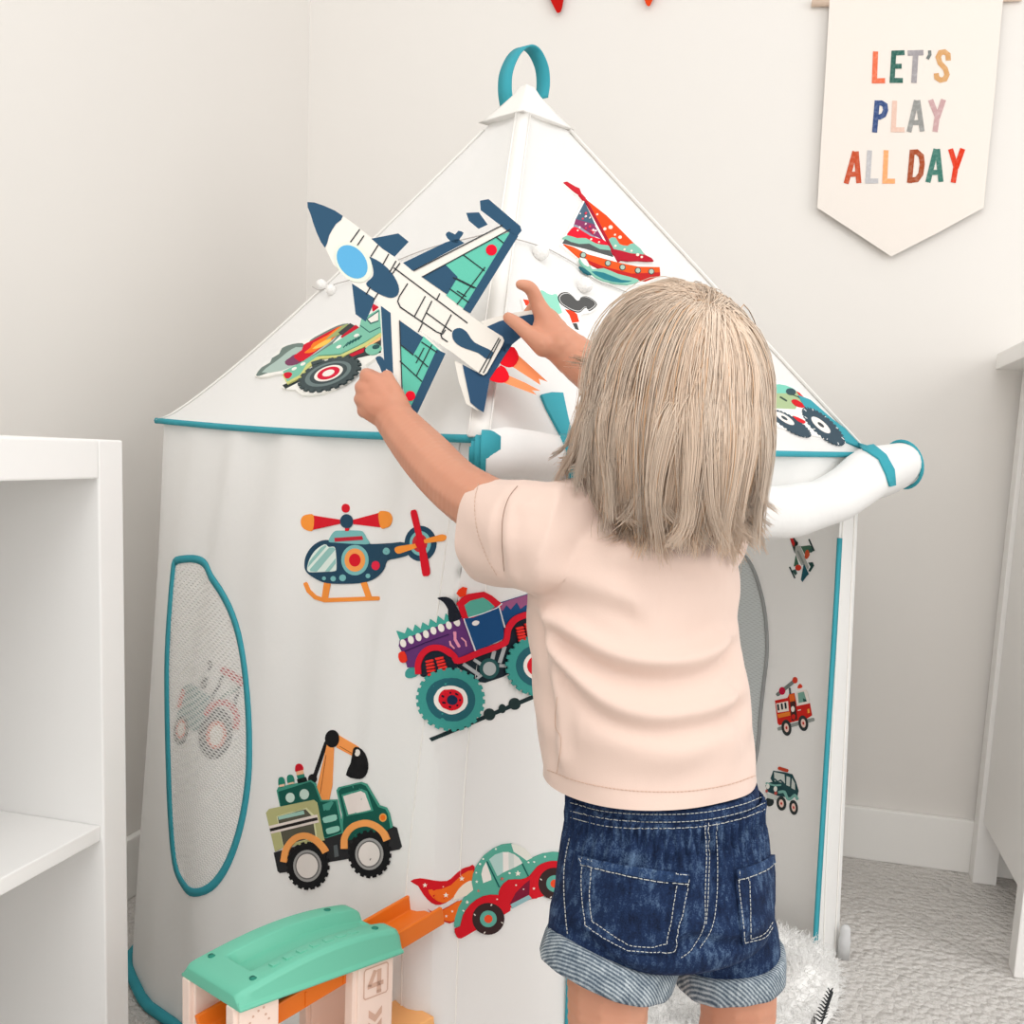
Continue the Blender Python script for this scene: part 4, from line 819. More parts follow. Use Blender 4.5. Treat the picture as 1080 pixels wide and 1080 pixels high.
decal('tractor_cutout', 'felt tractor with red roof on the inner tent wall, seen through the mesh window', 'tent decal', (170, 670, k7), [
 ('exhaust', (80, 84, 84), sm([(350, 200), (378, 188), (388, 230), (362, 272), (345, 255), (362, 232)], 2)), ('exhaust', (86, 90, 90), stroke([(342, 318), (312, 402)], 42, False)),
 ('chassis', (96, 100, 102), [(200, 560), (340, 560), (310, 745), (190, 700)]), ('hood', (136, 166, 164), sm([(135, 560), (150, 410), (230, 370), (300, 420), (372, 470), (340, 600), (270, 720), (200, 700), (115, 640)], 2)), ('grille', (226, 110, 96), stroke([(168, 418), (132, 545)], 30)),
 ('cab', (64, 68, 70), stroke([(470, 310), (375, 495)], 24, False)), ('cab', (64, 68, 70), stroke([(592, 380), (550, 555)], 26, False)), ('cab', (150, 176, 168), stroke([(430, 490), (575, 400)], 30, False)), ('roof', (206, 34, 40), sm([(440, 272), (480, 238), (560, 285), (632, 330), (606, 388), (520, 325)], 2)),
 ('rear_wheel', (56, 60, 62), ell(412, 745, 128, 198, 8)), ('rear_wheel', (232, 116, 84), ell(415, 755, 78, 108, 8)), ('rear_wheel', (244, 236, 226), ell(415, 757, 50, 78, 8)), ('fender', (206, 44, 44), stroke(so([(330, 605), (385, 535), (470, 508), (540, 550), (572, 620), (560, 712)], 4), 46, False)),
 ('front_wheel', (70, 74, 76), ell(150, 722, 54, 112, 6)), ('front_wheel', (232, 130, 104), ell(146, 712, 36, 76, 6)), ('front_wheel', (244, 236, 226), ell(146, 712, 24, 52, 6))], fInL, sp=3)
# ------------------------------------------------------------------ the jet the child holds
JP = W(440, 330, 1.04)
jn_c = Vector((0.05, -.35, -1.0)).normalized(); JN = Vector(R3 @ np.array(jn_c))
JM = planar(JP, JN)
jc = (300, 180, 300/1080)
jet = empty('toy_jet', JM(470, 380, 0), 'large felt-topped board jet with blue cockpit held up by the child in the pale T-shirt', 'toy jet')
JW = (238, 234, 228); JNV = (44, 77, 102); JT = (94, 182, 160); BLK = (44, 48, 52)
BOARD = mat('white_foam_board', (222, 217, 208), .7, None, .2)
jsh = {}
jord = []
def jadd(part, rgb, P, h, back, sp=7):
    Q = [(jc[0]+x*jc[2], jc[1]+y*jc[2]) for x, y in P]
    if part not in jsh: jsh[part] = (MB(), []); jord.append(part)
    mb, ms = jsh[part]; m = BOARD if rgb is None else ink(rgb)
    if m not in ms: ms.append(m)
    mb.cur = ms.index(m)
    V, T = patch_vf(Q, sp, JM, h, back); mb.add(V, T)
    if back < -.001:      # rear face of the board
        pts, tri = triangulate(Q, sp); V = [JM(x, y, back) for x, y in pts]
        a, b, c = [V[i] for i in tri[0]]
        if (b-a).cross(c-a).dot(CAM-a) > 0: tri = [t_[::-1] for t_ in tri]
        mb.add(V, tri)
TH = -.006
FUS = [(87, 119), (150, 134), (222, 172), (262, 200), (340, 262), (430, 340), (480, 376), (540, 420), (620, 482), (700, 545), (770, 594), (828, 630), (834, 645), (828, 662), (768, 768), (756, 777), (742, 770), (640, 692), (520, 612), (432, 562), (372, 518), (340, 486), (262, 428), (225, 395), (185, 355), (155, 292), (122, 235), (100, 165)]
UW = [(480, 378), (500, 370), (835, 203), (745, 150), (742, 114), (775, 108), (895, 210), (900, 228), (886, 246), (705, 540), (690, 545), (600, 480)]
LWg = [(368, 515), (402, 540), (440, 562), (530, 622), (612, 694), (560, 800), (500, 928), (470, 895), (444, 850), (425, 780), (408, 765), (380, 747), (372, 640)]
jadd('fuselage', None, FUS, 0, TH); jadd('wing', None, UW, -.0001, TH+.0003); jadd('wing#2', None, LWg, -.0001, TH+.0003)
def jf(part, rgb, P, l, sp=7): jadd(part, rgb, P, .0003+l*.00016, 0 if l == 0 else .0002+l*.0001, sp)
def js(part, P, l=4, w=4): jadd(part, BLK, stroke(P, w, False), .0003+l*.00016, .0003, 12)
jadd('nose_cone', JNV, sm([(87, 119), (150, 133), (222, 172), (196, 202), (170, 245), (154, 293), (122, 235), (100, 168)], 2), .0004, 0)
# canards, wing pods (boards of their own)
def board(part, rgb, P, h=.0002):
    jadd(part, rgb, P, h, TH+.0006)
board('canard', JNV, [(330, 258), (432, 238), (472, 270), (418, 327), (372, 296)])
board('canard#2', JNV, [(256, 428), (345, 486), (330, 525), (308, 573), (270, 545)])
board('wing_pod', JNV, [(690, 160), (738, 158), (772, 205), (737, 221), (700, 190)])
board('wing_pod#2', JNV, sm([(612, 243), (625, 231), (648, 242), (660, 228), (680, 236), (668, 255), (655, 275), (628, 266)], 2))
board('wing_pod#3', JNV, sm([(345, 712), (364, 704), (382, 725), (386, 762), (372, 770), (362, 745)], 2))
board('wing', JNV, [(450, 350), (612, 272), (657, 258), (684, 275), (486, 380)]); board('wing#2', JNV, [(366, 513), (403, 540), (413, 770), (380, 748)], .0003)
jf('wing', JNV, [(742, 114), (775, 108), (895, 210), (901, 228), (886, 246), (862, 240), (745, 150)], 2)
jf('wing', JT, [(806, 250), (856, 232), (866, 242), (694, 534), (614, 474), (655, 405), (606, 356)], 0); jf('wing', JNV, [(520, 402), (612, 357), (658, 404), (618, 470)], 1); jf('wing', JNV, [(858, 232), (888, 248), (706, 542), (678, 526)], 2); jf('wing', (226, 10, 42), ell(786, 301, 21), 3)
for P in ([(525, 402), (858, 222)], [(490, 380), (828, 206)], [(680, 320), (760, 380)], [(762, 366), (655, 508)], [(652, 408), (728, 446)], [(628, 448), (700, 500)], [(640, 405), (720, 445)], [(802, 250), (832, 274)], [(655, 456), (690, 478)]): js('wing', P, 4, 4)
jf('wing#2', JT, [(438, 655), (490, 697), (527, 628), (592, 684), (492, 902), (462, 870), (444, 800)], 0); jf('wing#2', JNV, [(436, 568), (527, 632), (490, 697), (438, 658)], 1); jf('wing#2', JNV, [(578, 678), (612, 694), (502, 928), (478, 900)], 2); jf('wing#2', (226, 10, 42), ell(478, 855, 19), 3)
for P in ([(437, 568), (447, 840)], [(438, 722), (522, 800)], [(500, 780), (560, 660)], [(495, 700), (545, 745)], [(520, 650), (580, 690)], [(440, 660), (490, 700)], [(530, 672), (500, 730)]): js('wing#2', P, 4, 4)
# cockpit and spine
jf('fuselage', JNV, sm([(316, 326), (362, 346), (405, 385), (433, 435), (431, 470), (405, 483), (368, 472), (330, 450), (310, 428), (336, 400), (334, 360)], 3), 1)
jf('cockpit', (214, 220, 204), ell(262, 348, 84, 62, 52), 2); jf('cockpit', (88, 162, 204), ell(257, 346, 71, 50, 52), 3)
jf('fuselage', JNV, sm([(640, 608), (665, 597), (692, 612), (722, 652), (792, 688), (772, 716), (735, 692), (670, 668), (640, 640)], 3), 1)
for P in ([(250, 272), (286, 222)], [(276, 285), (302, 246)], [(328, 326), (356, 282)], [(374, 356), (396, 316)], [(399, 386), (424, 342)], [(408, 393), (439, 350)], [(415, 368), (695, 578)], [(310, 470), (326, 442)], [(338, 492), (356, 464)],
          [(468, 428), (436, 478), (430, 496), (440, 518), (578, 612), (600, 620), (612, 604)], [(492, 556), (535, 476)], [(520, 576), (560, 494)], [(540, 540), (636, 610)], [(598, 614), (634, 546)], [(578, 490), (590, 466)], [(508, 612), (524, 580)], [(592, 615), (598, 635), (620, 650)]): js('fuselage', P, 2, 4.5)
for P in ([(755, 768), (820, 640)], [(740, 766), (815, 634)]): js('fuselage', P, 2, 4)
# tail fins: separate slotted boards whose pale edges show
def jboard2(part, rgb, P, edge):
    jadd(part, rgb, P, -.0026, -.008); jadd(part, None, edge, -.0034, -.0085)
jboard2('tail_fin', (46, 78, 108), [(770, 592), (815, 572), (860, 560), (930, 546), (962, 544), (945, 595), (862, 662), (838, 690), (790, 650)], [(745, 572), (800, 556), (865, 540), (965, 526), (962, 552), (860, 566), (772, 600)])
jboard2('tail_fin#2', (44, 76, 106), [(676, 736), (745, 772), (775, 640), (865, 660), (838, 700), (780, 790), (757, 918), (735, 905), (706, 880)], [(646, 722), (678, 736), (708, 878), (738, 896), (736, 912), (690, 885), (662, 800)])
for P, O in (([(858, 668), (882, 684), (889, 715), (868, 745), (838, 744), (815, 722)], [(876, 690), (945, 752), (1000, 802), (966, 790), (972, 814), (862, 742)]),
             ([(822, 738), (850, 768), (851, 792), (828, 806), (792, 800), (778, 785)], [(838, 772), (912, 804), (972, 836), (940, 834), (958, 852), (830, 804)])):
    nm_ = 'exhaust_flame#%d' % P[0][0]; jadd(nm_, (250, 152, 100), O, -.0036, -.0075); jadd(nm_, (226, 14, 34), sm(P, 2), -.003, -.008)
for pt in jord:
    mb, ms = jsh[pt]; mb.build(pt.split('#')[0], ms, jet, smooth=False)
# ------------------------------------------------------------------ toy garage
MINT = mat('mint_plastic', (108, 193, 165), .42, (300, .05, .0005), .45); ORG_ = mat('orange_plastic', (236, 118, 26), .4, None, .45); PEA = mat('peach_plastic', (250, 186, 118), .4, None, .45)
POST = mat('pale_pink_plastic', (246, 222, 208), .45, None, .4); PRT = mat('tan_print', (214, 176, 156), .7, None, .2)
zr = .30
A_ = on_floor(251, 1067, zr); B_ = on_floor(424, 1004, zr); C_ = on_floor(193, 1030, zr)
ax = (B_-A_); gl = ax.length; ax.normalize(); ay = (C_-A_); gw = ay.length; ay.normalize()
print('garage', gl, gw, math.degrees((C_-A_).angle(B_-A_)))
gar_ = empty('toy_car_garage', A_+ax*gl/2+ay*gw/2-UP*zr, 'toy car ramp tower with mint roof and orange ramps in front of the tent', 'toy garage')
def gpt(x, y, z): return A_+ax*x+ay*y+UP*z
def arch(x): return .0130+.0160*math.sin(math.pi*min(1, max(0, (x/gl*.78+.01))))
k = 30; rings = []
def groof():
    bmv = []; bmf = []
    xs = [0, .0015, .004]+list(np.linspace(.008, gl-.008, 26))+[gl-.004, gl-.0015, gl]
    prof = [(-.002, 0.0), (-.0005, .004), (0, .006)]
    for i, x in enumerate(xs):
        e = min(1, min(x, gl-x)/.006); e = math.sin(e*math.pi/2)
        zt = arch(x)*(.82+.18*e); ins_ = .0025*(1-e)
        w_ = gw; rw = .024; dp = .0115 if .028 < x else 0
        if x > gl-.003: dp = .007
        pr = [(-.003, -.0005), (-.003, .0022), (0, .004), (.001+ins_, zt-.004), (.0045+ins_, zt), (rw-.002, zt), (rw+.002, zt-dp), (w_-rw-.002, zt-dp), (w_-rw+.002, zt), (w_-.0045-ins_, zt), (w_-.001-ins_, zt-.004), (w_, .004), (w_+.003, .0022), (w_+.003, -.0005)]
        rings.append([gpt(x, y, z) for y, z in pr])
    return loft_vf(rings, True)
V, Fc = groof(); rf_ = mesh_obj('roof', V, Fc, MINT, gar_)
bv = rf_.modifiers.new('b', 'BEVEL'); bv.width = .0009; bv.segments = 2; bv.limit_method = 'ANGLE'; bv.angle_limit = .6
DKM = mat('dark_mint_recess', (38, 132, 112), .6)
for x, y in ((.022, .012), (.020, gw-.012), (gl-.022, .012), (gl-.03, gw-.012)):
    V, Fc = tube_vf([gpt(x, y, arch(x)-.001), gpt(x, y, arch(x)+.0005)], .0034, 12); mesh_obj('screw_hole', V, Fc, DKM, rf_)
for i in range(7):
    x = .04+i*.0135
    V, Fc = box_vf((x, .0115, arch(x)-.0006), (x+.0085, .0175, arch(x+.006)+.0007), .0004, (ax, ay, UP), A_); mesh_obj('raised_mark', V, Fc, MINT, rf_, smooth=False)
def gbox(name, lo, hi, m, par, bev=.0012):
    V, Fc = box_vf(lo, hi, bev, (ax, ay, UP), A_); return mesh_obj(name, V, Fc, m, par, smooth=False)
px0, px1 = .005, gl-.046
posts = []
for (xa, xb) in ((.003, .040), (gl-.047, gl-.008)):
    for ya, yb in ((.002, .012), (gw-.014, gw-.004)):
        p_ = gbox('post', (xa, ya, -zr+.0125), (xb, yb, .0005), POST, gar_); posts.append(p_)
        gbox('post_rib', (xa-.004, ya+.003, -zr+.0125), (xa+.001, yb+.004, .0), POST, p_)
gbox('base', (-.01, -.012, -zr), (gl+.01, gw+.012, -zr+.0125), MINT, gar_, .003)
# prints on the right front post: a 4 in a rounded frame and chevrons
gp0 = gpt(0, .002, 0); gmap = planar(gp0, -UP.cross(ax)*(1 if UP.cross(ax).dot(ay) > 0 else -1))
fp = posts[2]
def gp_(x, z): p = A_+ax*x+UP*z+ay*.002; q = proj(p); return (q[0], q[1])
def gprint(name, polys, par, holes=()):
    mb = MB()
    for P in polys:
        V, T = patch_vf(P, 3, gmap, .0004, .0001, holes); mb.add(V, T)
    return mb.build(name, PRT, par, smooth=False)
xc = gl-.0275
fr_o = [gp_(xc+x, z) for x, z in ((-.014, -.008), (-.012, -.0055), (.012, -.0055), (.014, -.008), (.014, -.034), (.012, -.0365), (-.012, -.0365), (-.014, -.034))]
fr_i = [gp_(xc+x, z) for x, z in ((-.0128, -.0082), (-.0115, -.0068), (.0115, -.0068), (.0128, -.0082), (.0128, -.0338), (.0115, -.0353), (-.0115, -.0353), (-.0128, -.0338))]
gprint('number_frame', [fr_o], fp, [fr_i])
def gs(P, w):
    return [gp_(xc+x, z) for x, z in stroke(P, w, False)]
tag(gprint('number', [gs([(-.001, -.010), (-.0075, -.0245)], .0044), gs([(-.0093, -.0245), (.0085, -.0245)], .0044), gs([(.0035, -.010), (.0035, -.0325)], .0048), gs([(.001, -.0325), (.0062, -.0325)], .003)], fp), 'number 4 printed on the post')
for z in (-.048, -.0605, -.073): gprint('chevron', [[gp_(xc+x, z+q) for x, q in ((-.0075, 0), (0, -.007), (.0075, 0), (.0075, -.0075), (0, -.0145), (-.0075, -.0075))]], fp)
xc2 = .0215
for x, z in ((-.001, -.0075), (.004, -.006), (-.006, -.011), (.006, -.013), (-.009, -.016), (.009, -.018), (-.008, -.022)): gprint('print_dot', [[gp_(xc2+x+.0012*math.cos(a), z+.0012*math.sin(a)) for a in np.linspace(0, 6.28, 9)[:-1]]], posts[0])
def ramp(x0, z0, x1, z1, y0, y1, m, rail=.012, name='ramp'):
    d = Vector((x1-x0, 0, z1-z0)); Lr = d.length; d.normalize(); nn = Vector((-d.z, 0, d.x))
    rings = []
    for t_ in np.linspace(0, Lr, 10):
        c = Vector((x0, 0, z0))+d*t_
        pr = [(y0, -.006), (y0, rail), (y0+.004, rail), (y0+.007, 0), (y1-.007, 0), (y1-.004, rail), (y1, rail), (y1, -.006)]
        rings.append([gpt(c.x+nn.x*h, y, c.z+nn.z*h) for y, h in pr])
    V, Fc = loft_vf(rings, True); o = mesh_obj(name, V, Fc, m, gar_, smooth=False)
    b_ = o.modifiers.new('b', 'BEVEL'); b_.width = .0012; b_.segments = 2; b_.limit_method = 'ANGLE'
    return o
r1 = ramp(.0, -.040, gl+.064, .010, .0145, gw-.0215, ORG_, .013)
for q in (.035, .075, .115, .155):
    z = -.040+q*(.050/(gl+.064)); gbox('rib', (q, .0132, z-.004), (q+.0015, .0146, z+.010), ORG_, r1, .0003)
r2 = ramp(gl+.056, -.098, .01, -.122, .0145, gw-.0165, PEA, .012)
ramp(-.02, -.185, gl+.03, -.160, .0145, gw-.0165, ORG_, .012); ramp(gl+.07, -.268, -.0, -.20, .0145, gw-.0165, PEA, .012)
# ------------------------------------------------------------------ fluffy throw in the doorway
FUR = mat('white_plush', (254, 253, 251), .95, None, .05, sheen=.3)
fp_ = [on_floor(x, y, .0) for x, y in ((610, 1130), (640, 1035), (720, 1015), (790, 1008), (850, 1012), (880, 1030), (884, 1056), (872, 1082), (820, 1120), (760, 1150), (690, 1170))]
fc = sum(fp_, Vector())/len(fp_)
thr = empty('fluffy_throw', fc, 'fluffy white throw bunched on the carpet at the tent door, behind the child', 'blanket')
outl = [(p.x, p.y) for p in fp_]; outl = sm(outl, 4)
pts, tri = triangulate(outl, .012)
oa = np.array(outl)
def fh(x, y):
    d = math.sqrt(((oa-(x, y))**2).sum(1).min()); e = min(1, d/.035)
    return .004+.05*math.sin(e*math.pi/2)+(.012*math.sin(38*x+21*y)+.008*math.sin(55*y-31*x+1))*e
FV = [Vector((x, y, fh(x, y))) for x, y in pts]
a, b, c = [FV[i] for i in tri[0]]
if (b-a).cross(c-a).z < 0: tri = [t_[::-1] for t_ in tri]
mesh_obj('plush_base', FV, tri, FUR, thr)
def strands(P0, dirs, lens, rad, m=5, curl=.35, grav=.4, seed=3):
    g = np.random.default_rng(seed); n = len(P0); P = np.zeros((n, m, 3)); P[:, 0] = P0; d = dirs.copy(); cu_ = g.standard_normal((n, 3))*curl
    for k in range(1, m):
        d = d+cu_/m; d[:, 2] -= grav/m; d /= np.linalg.norm(d, axis=1, keepdims=True); P[:, k] = P[:, k-1]+d*(lens/(m-1))[:, None]
    return P
def strand_mesh(P, rad, taper=.25, centre=None):
    """P n,m,3 -> three-sided tubes"""
    n, m, _ = P.shape
    T = np.gradient(P, axis=1); T /= np.linalg.norm(T, axis=2, keepdims=True)+1e-9
    ref = np.array([.83, .47, .31]) if centre is None else P-centre; A = np.cross(T, ref); A /= np.linalg.norm(A, axis=2, keepdims=True)+1e-9; B = np.cross(T, A)
    w = np.linspace(1, taper, m)[None, :, None]*(rad if np.isscalar(rad) else np.asarray(rad)[:, None, None])
    V = np.zeros((n, m, 3, 3))
    for q in range(3):
        an = 2*math.pi*q/3; V[:, :, q] = P+(A*math.cos(an)+B*math.sin(an))*w
    base = (np.arange(n)*m*3)[:, None, None]; kk = np.arange(m-1)[None, :, None]; qq = np.arange(3)[None, None, :]
    i0 = base+kk*3+qq; i1 = base+kk*3+(qq+1) % 3
    Fq = np.stack([i0, i1, i1+3, i0+3], -1).reshape(-1, 4)
    return V.reshape(-1, 3), Fq
def quad_mesh(name, V, Fq, m, parent):
    og = np.array(ORG[parent.name]); V = V-og; me = bpy.data.meshes.new(name); me.vertices.add(len(V)); me.vertices.foreach_set('co', V.astype(np.float32).ravel())
    nf = len(Fq); me.loops.add(nf*4); me.loops.foreach_set('vertex_index', Fq.astype(np.int32).ravel()); me.polygons.add(nf)
    me.polygons.foreach_set('loop_start', (np.arange(nf)*4).astype(np.int32)); me.polygons.foreach_set('use_smooth', np.ones(nf, dtype=bool))
    me.materials.append(m); me.update(calc_edges=True); me.validate()
    o = bpy.data.objects.new(name, me); COL.objects.link(o); o.parent = parent; ORG[o.name] = ORG[parent.name]; return o
g = np.random.default_rng(5); ti = g.integers(0, len(tri), 9000); FA = np.array([list(v) for v in FV]); ta = np.array(tri)
w_ = g.dirichlet((1, 1, 1), 9000); P0 = (FA[ta[ti]]*w_[:, :, None]).sum(1); nrm = np.cross(FA[ta[ti]][:, 1]-FA[ta[ti]][:, 0], FA[ta[ti]][:, 2]-FA[ta[ti]][:, 0]); nrm /= np.linalg.norm(nrm, axis=1, keepdims=True)
dr_ = nrm+g.standard_normal((9000, 3))*.5; dr_ /= np.linalg.norm(dr_, axis=1, keepdims=True)
V, Fq = strand_mesh(strands(P0, dr_, .013+.008*g.random(9000), 1, 5, .8, .5), .0006, .3); V[:, 2] = np.maximum(V[:, 2], .001)
quad_mesh('plush_pile', V, Fq, FUR, thr)['kind'] = 'stuff'
FEA = mat('dark_fern_print', (58, 60, 62), .9, None, .05)
mb = MB(); q0 = Vector(FA[((FA-np.array(on_floor(871, 1085, .02)))**2).sum(1).argmin()])
for i in range(10):
    c = on_floor(868+i*1.2-3, 1077-i*3.4, .045+.0011*i)
    for sg in (-1, 1):
        e = on_floor(868+i*1.2-3+sg*(7.5-.5*i), 1077-i*3.4-4.5, .0475+.0011*i); V, Fc = tube_vf([c, c.lerp(e, .6)+UP*.001, e], [.0012, .0010, .0004], 5); mb.add(V, Fc)
P = [on_floor(862+i*1.2+3, 1084-i*3.4, .043+.0011*i) for i in range(12)]; V, Fc = tube_vf(P, .0011, 5); mb.add(V, Fc)
mb.build('fern_print', FEA, thr)
# ------------------------------------------------------------------ the child
SKIN = mat('skin', (205, 148, 121), .5, (400, .08, .0006), .35, var=(9, (196, 132, 106), .45, .75), sss=.12)
th = math.radians(32); Fv = -LAT*math.sin(th)+DEP*math.cos(th); Lv = -LAT*math.cos(th)-DEP*math.sin(th); Rv = -Lv
AXS = (Lv, Fv, UP)
D0 = .872
pel = W(700, 935, D0); base0 = Vector((pel.x, pel.y, 0))
kid = empty('person', base0, 'toddler in peach T-shirt and denim shorts, seen from behind with both arms raised', 'person')
zat = lambda y: W(690, y, D0).z
HC = W(710, 412, .832)                                   # centre of the skull
hy = math.radians(30); HF = (-LAT*math.sin(hy)+DEP*math.cos(hy)); HF = (HF*math.cos(.22)+UP*math.sin(.22)).normalized(); HL = UP.cross(HF).normalized(); HU = HF.cross(HL)*1
if HU.z < 0: HU = -HU
HAX = (HL, HF, HU)
def hp_(l, f, u): return HC+(HL*l+HF*f+HU*u)*.9
B = Blob()
B.ball(HC, (.059, .069, .067), HAX); B.ball(hp_(0, .022, -.030), (.050, .047, .047), HAX); B.ball(hp_(0, -.018, -.015), (.054, .050, .050), HAX)
for s in (-1, 1):
    B.ball(hp_(.030*s, .050, -.040), (.022, .018, .021), HAX); B.ball(hp_(.069*s, -.004, -.018), (.006, .013, .019), HAX); B.ball(hp_(.073*s, -.010, -.014), (.005, .010, .015), HAX)
    B.ball(hp_(.027*s, .070, .002), (.018, .006, .007), HAX)
B.ball(hp_(0, .061, -.060), (.018, .014, .013), HAX); B.chain([hp_(0, .074, -.004), hp_(0, .081, -.020), hp_(0, .083, -.026)], [.006, .008, .009]); B.ball(hp_(-.008, .076, -.028), .006); B.ball(hp_(.008, .076, -.028), .006)
for u_, r_m in ((-.042, .0055), (-.049, .006)): B.chain([hp_(-.014, .067, u_), hp_(0, .074, u_), hp_(.014, .067, u_)], [.004, r_m, .004])
neck0 = W(686, 560, .872)
B.chain([hp_(0, -.018, -.055), W(694, 520, .870), neck0], [.040, .036, .040])
chest = W(668, 640, D0); belly = W(688, 780, D0); pelv = W(700, 900, D0)
B.ball(W(672, 592, D0), (.074, .048, .038), AXS); B.ball(chest, (.074, .060, .075), AXS); B.ball(belly, (.076, .066, .085), AXS); B.ball(pelv, (.080, .070, .066), AXS); B.ball(W(690, 710, D0), (.074, .062, .08), AXS)
# legs and feet
for s, px_, dd in ((1, 641, D0-.030), (-1, 774, D0+.028)):
    hip = pelv+Lv*.042*s-UP*.035; mid = W(px_, 1072, dd); kn = Vector((mid.x, mid.y, .215))+Fv*.012; an = Vector((mid.x, mid.y, .050))-Fv*.008
    B.chain([hip, mid+UP*.03, mid-UP*.03, kn, kn-UP*.06-Fv*.012, an+UP*.02, an], [.050, .036, .0335, .032, .034, .023, .021])
    B.chain([an-Fv*.018-UP*.026, an+Fv*.02-UP*.030, an+Fv*.055-UP*.034, an+Fv*.075-UP*.037], [.021, .021, .018, .013])
    for q in range(5):
        B.chain([an+Fv*(.068-.004*abs(q-1))+Rv*(-.018+.009*q)*(s)-UP*.040, an+Fv*(.088-.004*abs(q-1))+Rv*(-.020+.010*q)*s-UP*.042], [.007 if q else .009, .006 if q else .008])
# left arm: shoulder - elbow - wrist - hand gripping the wing
LSH = W(572, 560, .832)
la = [LSH, W(532, 545, .845), W(484, 516, .895), W(452, 484, .94), W(424, 452, .975), W(413, 437, .985)]
B.chain(la, [.029, .0285, .0260, .0255, .0215, .0195])
B.chain([W(416, 440, .982), W(405, 422, .988), W(396, 408, .99)], [.019, .0185, .0145]); B.chain([W(414, 432, .982), W(398, 428, .985), W(391, 420, .988)], [.018, .016, .013])
for kx in ((389, 399, .986, 394, 391, 1.002, 404, 395, 1.014), (384.5, 411, .985, 389, 404, 1.004, 403, 404, 1.016), (384, 423, .986, 388, 417, 1.004, 402, 417, 1.014), (387, 434, .987, 391, 430, 1.003, 403, 430, 1.012)):
    B.chain([W(403, kx[1]+8, .985), W(kx[0], kx[1], kx[2]), W(kx[3]-6, kx[4]+4, kx[5]), W(kx[6], kx[7]+6, kx[8])], [.0095, .0078, .0068, .0055])
B.chain([W(421, 430, .978), W(415.5, 414, .980), W(410.5, 403, .987), W(408.5, 396, .994)], [.0115, .0090, .0074, .0060])
# right arm: hidden behind the head, hand on the tail fin
RSH = W(752, 556, .925)
B.chain([RSH, W(748, 500, .955), W(716, 452, .985), W(660, 415, 1.0), W(612, 380, 1.015), W(600, 371, 1.018)], [.036, .031, .027, .0265, .0225, .0205])
B.chain([W(600, 371, 1.018), W(588, 360, 1.022), W(576, 345, 1.025)], [.0205, .0190, .0145]); B.chain([W(596, 366, 1.015), W(583, 363, 1.018), W(571, 355, 1.022)], [.019, .0155, .012])
B.chain([W(580, 344, 1.022), W(568, 322, 1.020), W(561.5, 307, 1.014), W(556, 302, 1.010), W(548.5, 300, 1.008)], [.0125, .0085, .0072, .0066, .0052])
for a, b_, c_ in (((576, 333, 1.034), (566, 322, 1.052), (557, 330, 1.062)), ((584, 338, 1.036), (574, 330, 1.056), (564, 338, 1.064)), ((591, 346, 1.036), (582, 340, 1.054), (573, 347, 1.062))):
    B.chain([W(588, 356, 1.026), W(*a), W(*b_), W(*c_)], [.0095, .0080, .0068, .0056])
B.chain([W(574, 364, 1.012), W(560, 354, 1.014), W(546, 342, 1.020), W(536, 335, 1.027)], [.0125, .0088, .0074, .0060])
V, Fc = B.remesh(.0019, 5, .5)
body = mesh_obj('body', V, Fc, SKIN, kid)
NAIL = mat('nail', (238, 176, 162), .3, None, .4)
EYEW = mat('eye_white', (244, 242, 240), .2); IRIS = mat('iris', (70, 110, 150), .2); LIPM = mat('lip', (204, 120, 110), .4)
for s in (-1, 1):
    e = hp_(.027*s, .066, -.006); V = ICO_V*.0105+np.array(e); eo = mesh_obj('eye', V, [list(map(int, f)) for f in ICO_F], EYEW, body)
    V = (ICO_V*np.array((.0055, .003, .0055))) @ np.array([list(a) for a in HAX])+np.array(hp_(.027*s, .0756, -.006)); mesh_obj('iris', V, [list(map(int, f)) for f in ICO_F], IRIS, body)
    tube('eyebrow', [hp_(.014*s, .0785, .012), hp_(.027*s, .077, .016), hp_(.040*s, .069, .012)], .0018, mat('brow', (200, 160, 110), .8), body, 6)
tube('mouth', [hp_(-.015, .0705, -.0455), hp_(0, .0785, -.0465), hp_(.015, .0705, -.0455)], .0030, LIPM, body, 8)
nl = ICO_V*np.array((.0034, .0042, .0012)); ndir = (W(408.5, 396, .994)-W(410.5, 403, .987)).normalized(); nz = (CAM-W(409, 397, .99)).normalized(); nx = ndir.cross(nz).normalized()
V = nl @ np.array([list(nx), list(ndir), list(nz)])+np.array(W(409, 398.0, .985)); mesh_obj('thumbnail', V, [list(map(int, f)) for f in ICO_F], NAIL, body)
# ------------------------------------------------------------------ T-shirt
SHIRT = mat('peach_jersey', (223, 198, 185), .85, (900, .2, .0005), .1, sheen=.2)
T = Blob()
secs = [(856, 574, 798), (818, 573, 797), (790, 570, 797), (760, 566, 795), (730, 563, 790), (700, 560, 786), (670, 558, 780), (645, 557, 778), (620, 557, 779), (600, 556, 779), (580, 552, 778), (565, 556, 774), (550, 566, 768), (538, 584, 752), (530, 610, 736), (526, 630, 715)]
rings = []
for y, xa, xb in secs:
    c = W((xa+xb)/2, y, D0); hw = (xb-xa)/2*D0/F/1.0; a = hw*1.03; b_ = hw*.86 if y > 560 else hw*.70
    b_ = min(b_, .078)
    rings.append([c+Lv*a*math.copysign(abs(math.cos(t_))**.9, math.cos(t_))+Fv*b_*math.copysign(abs(math.sin(t_))**.9, math.sin(t_)) for t_ in np.linspace(0, 2*math.pi, 49)[:-1]])
Vt, Ft = loft_vf(rings, True); T.add(Vt, Ft)
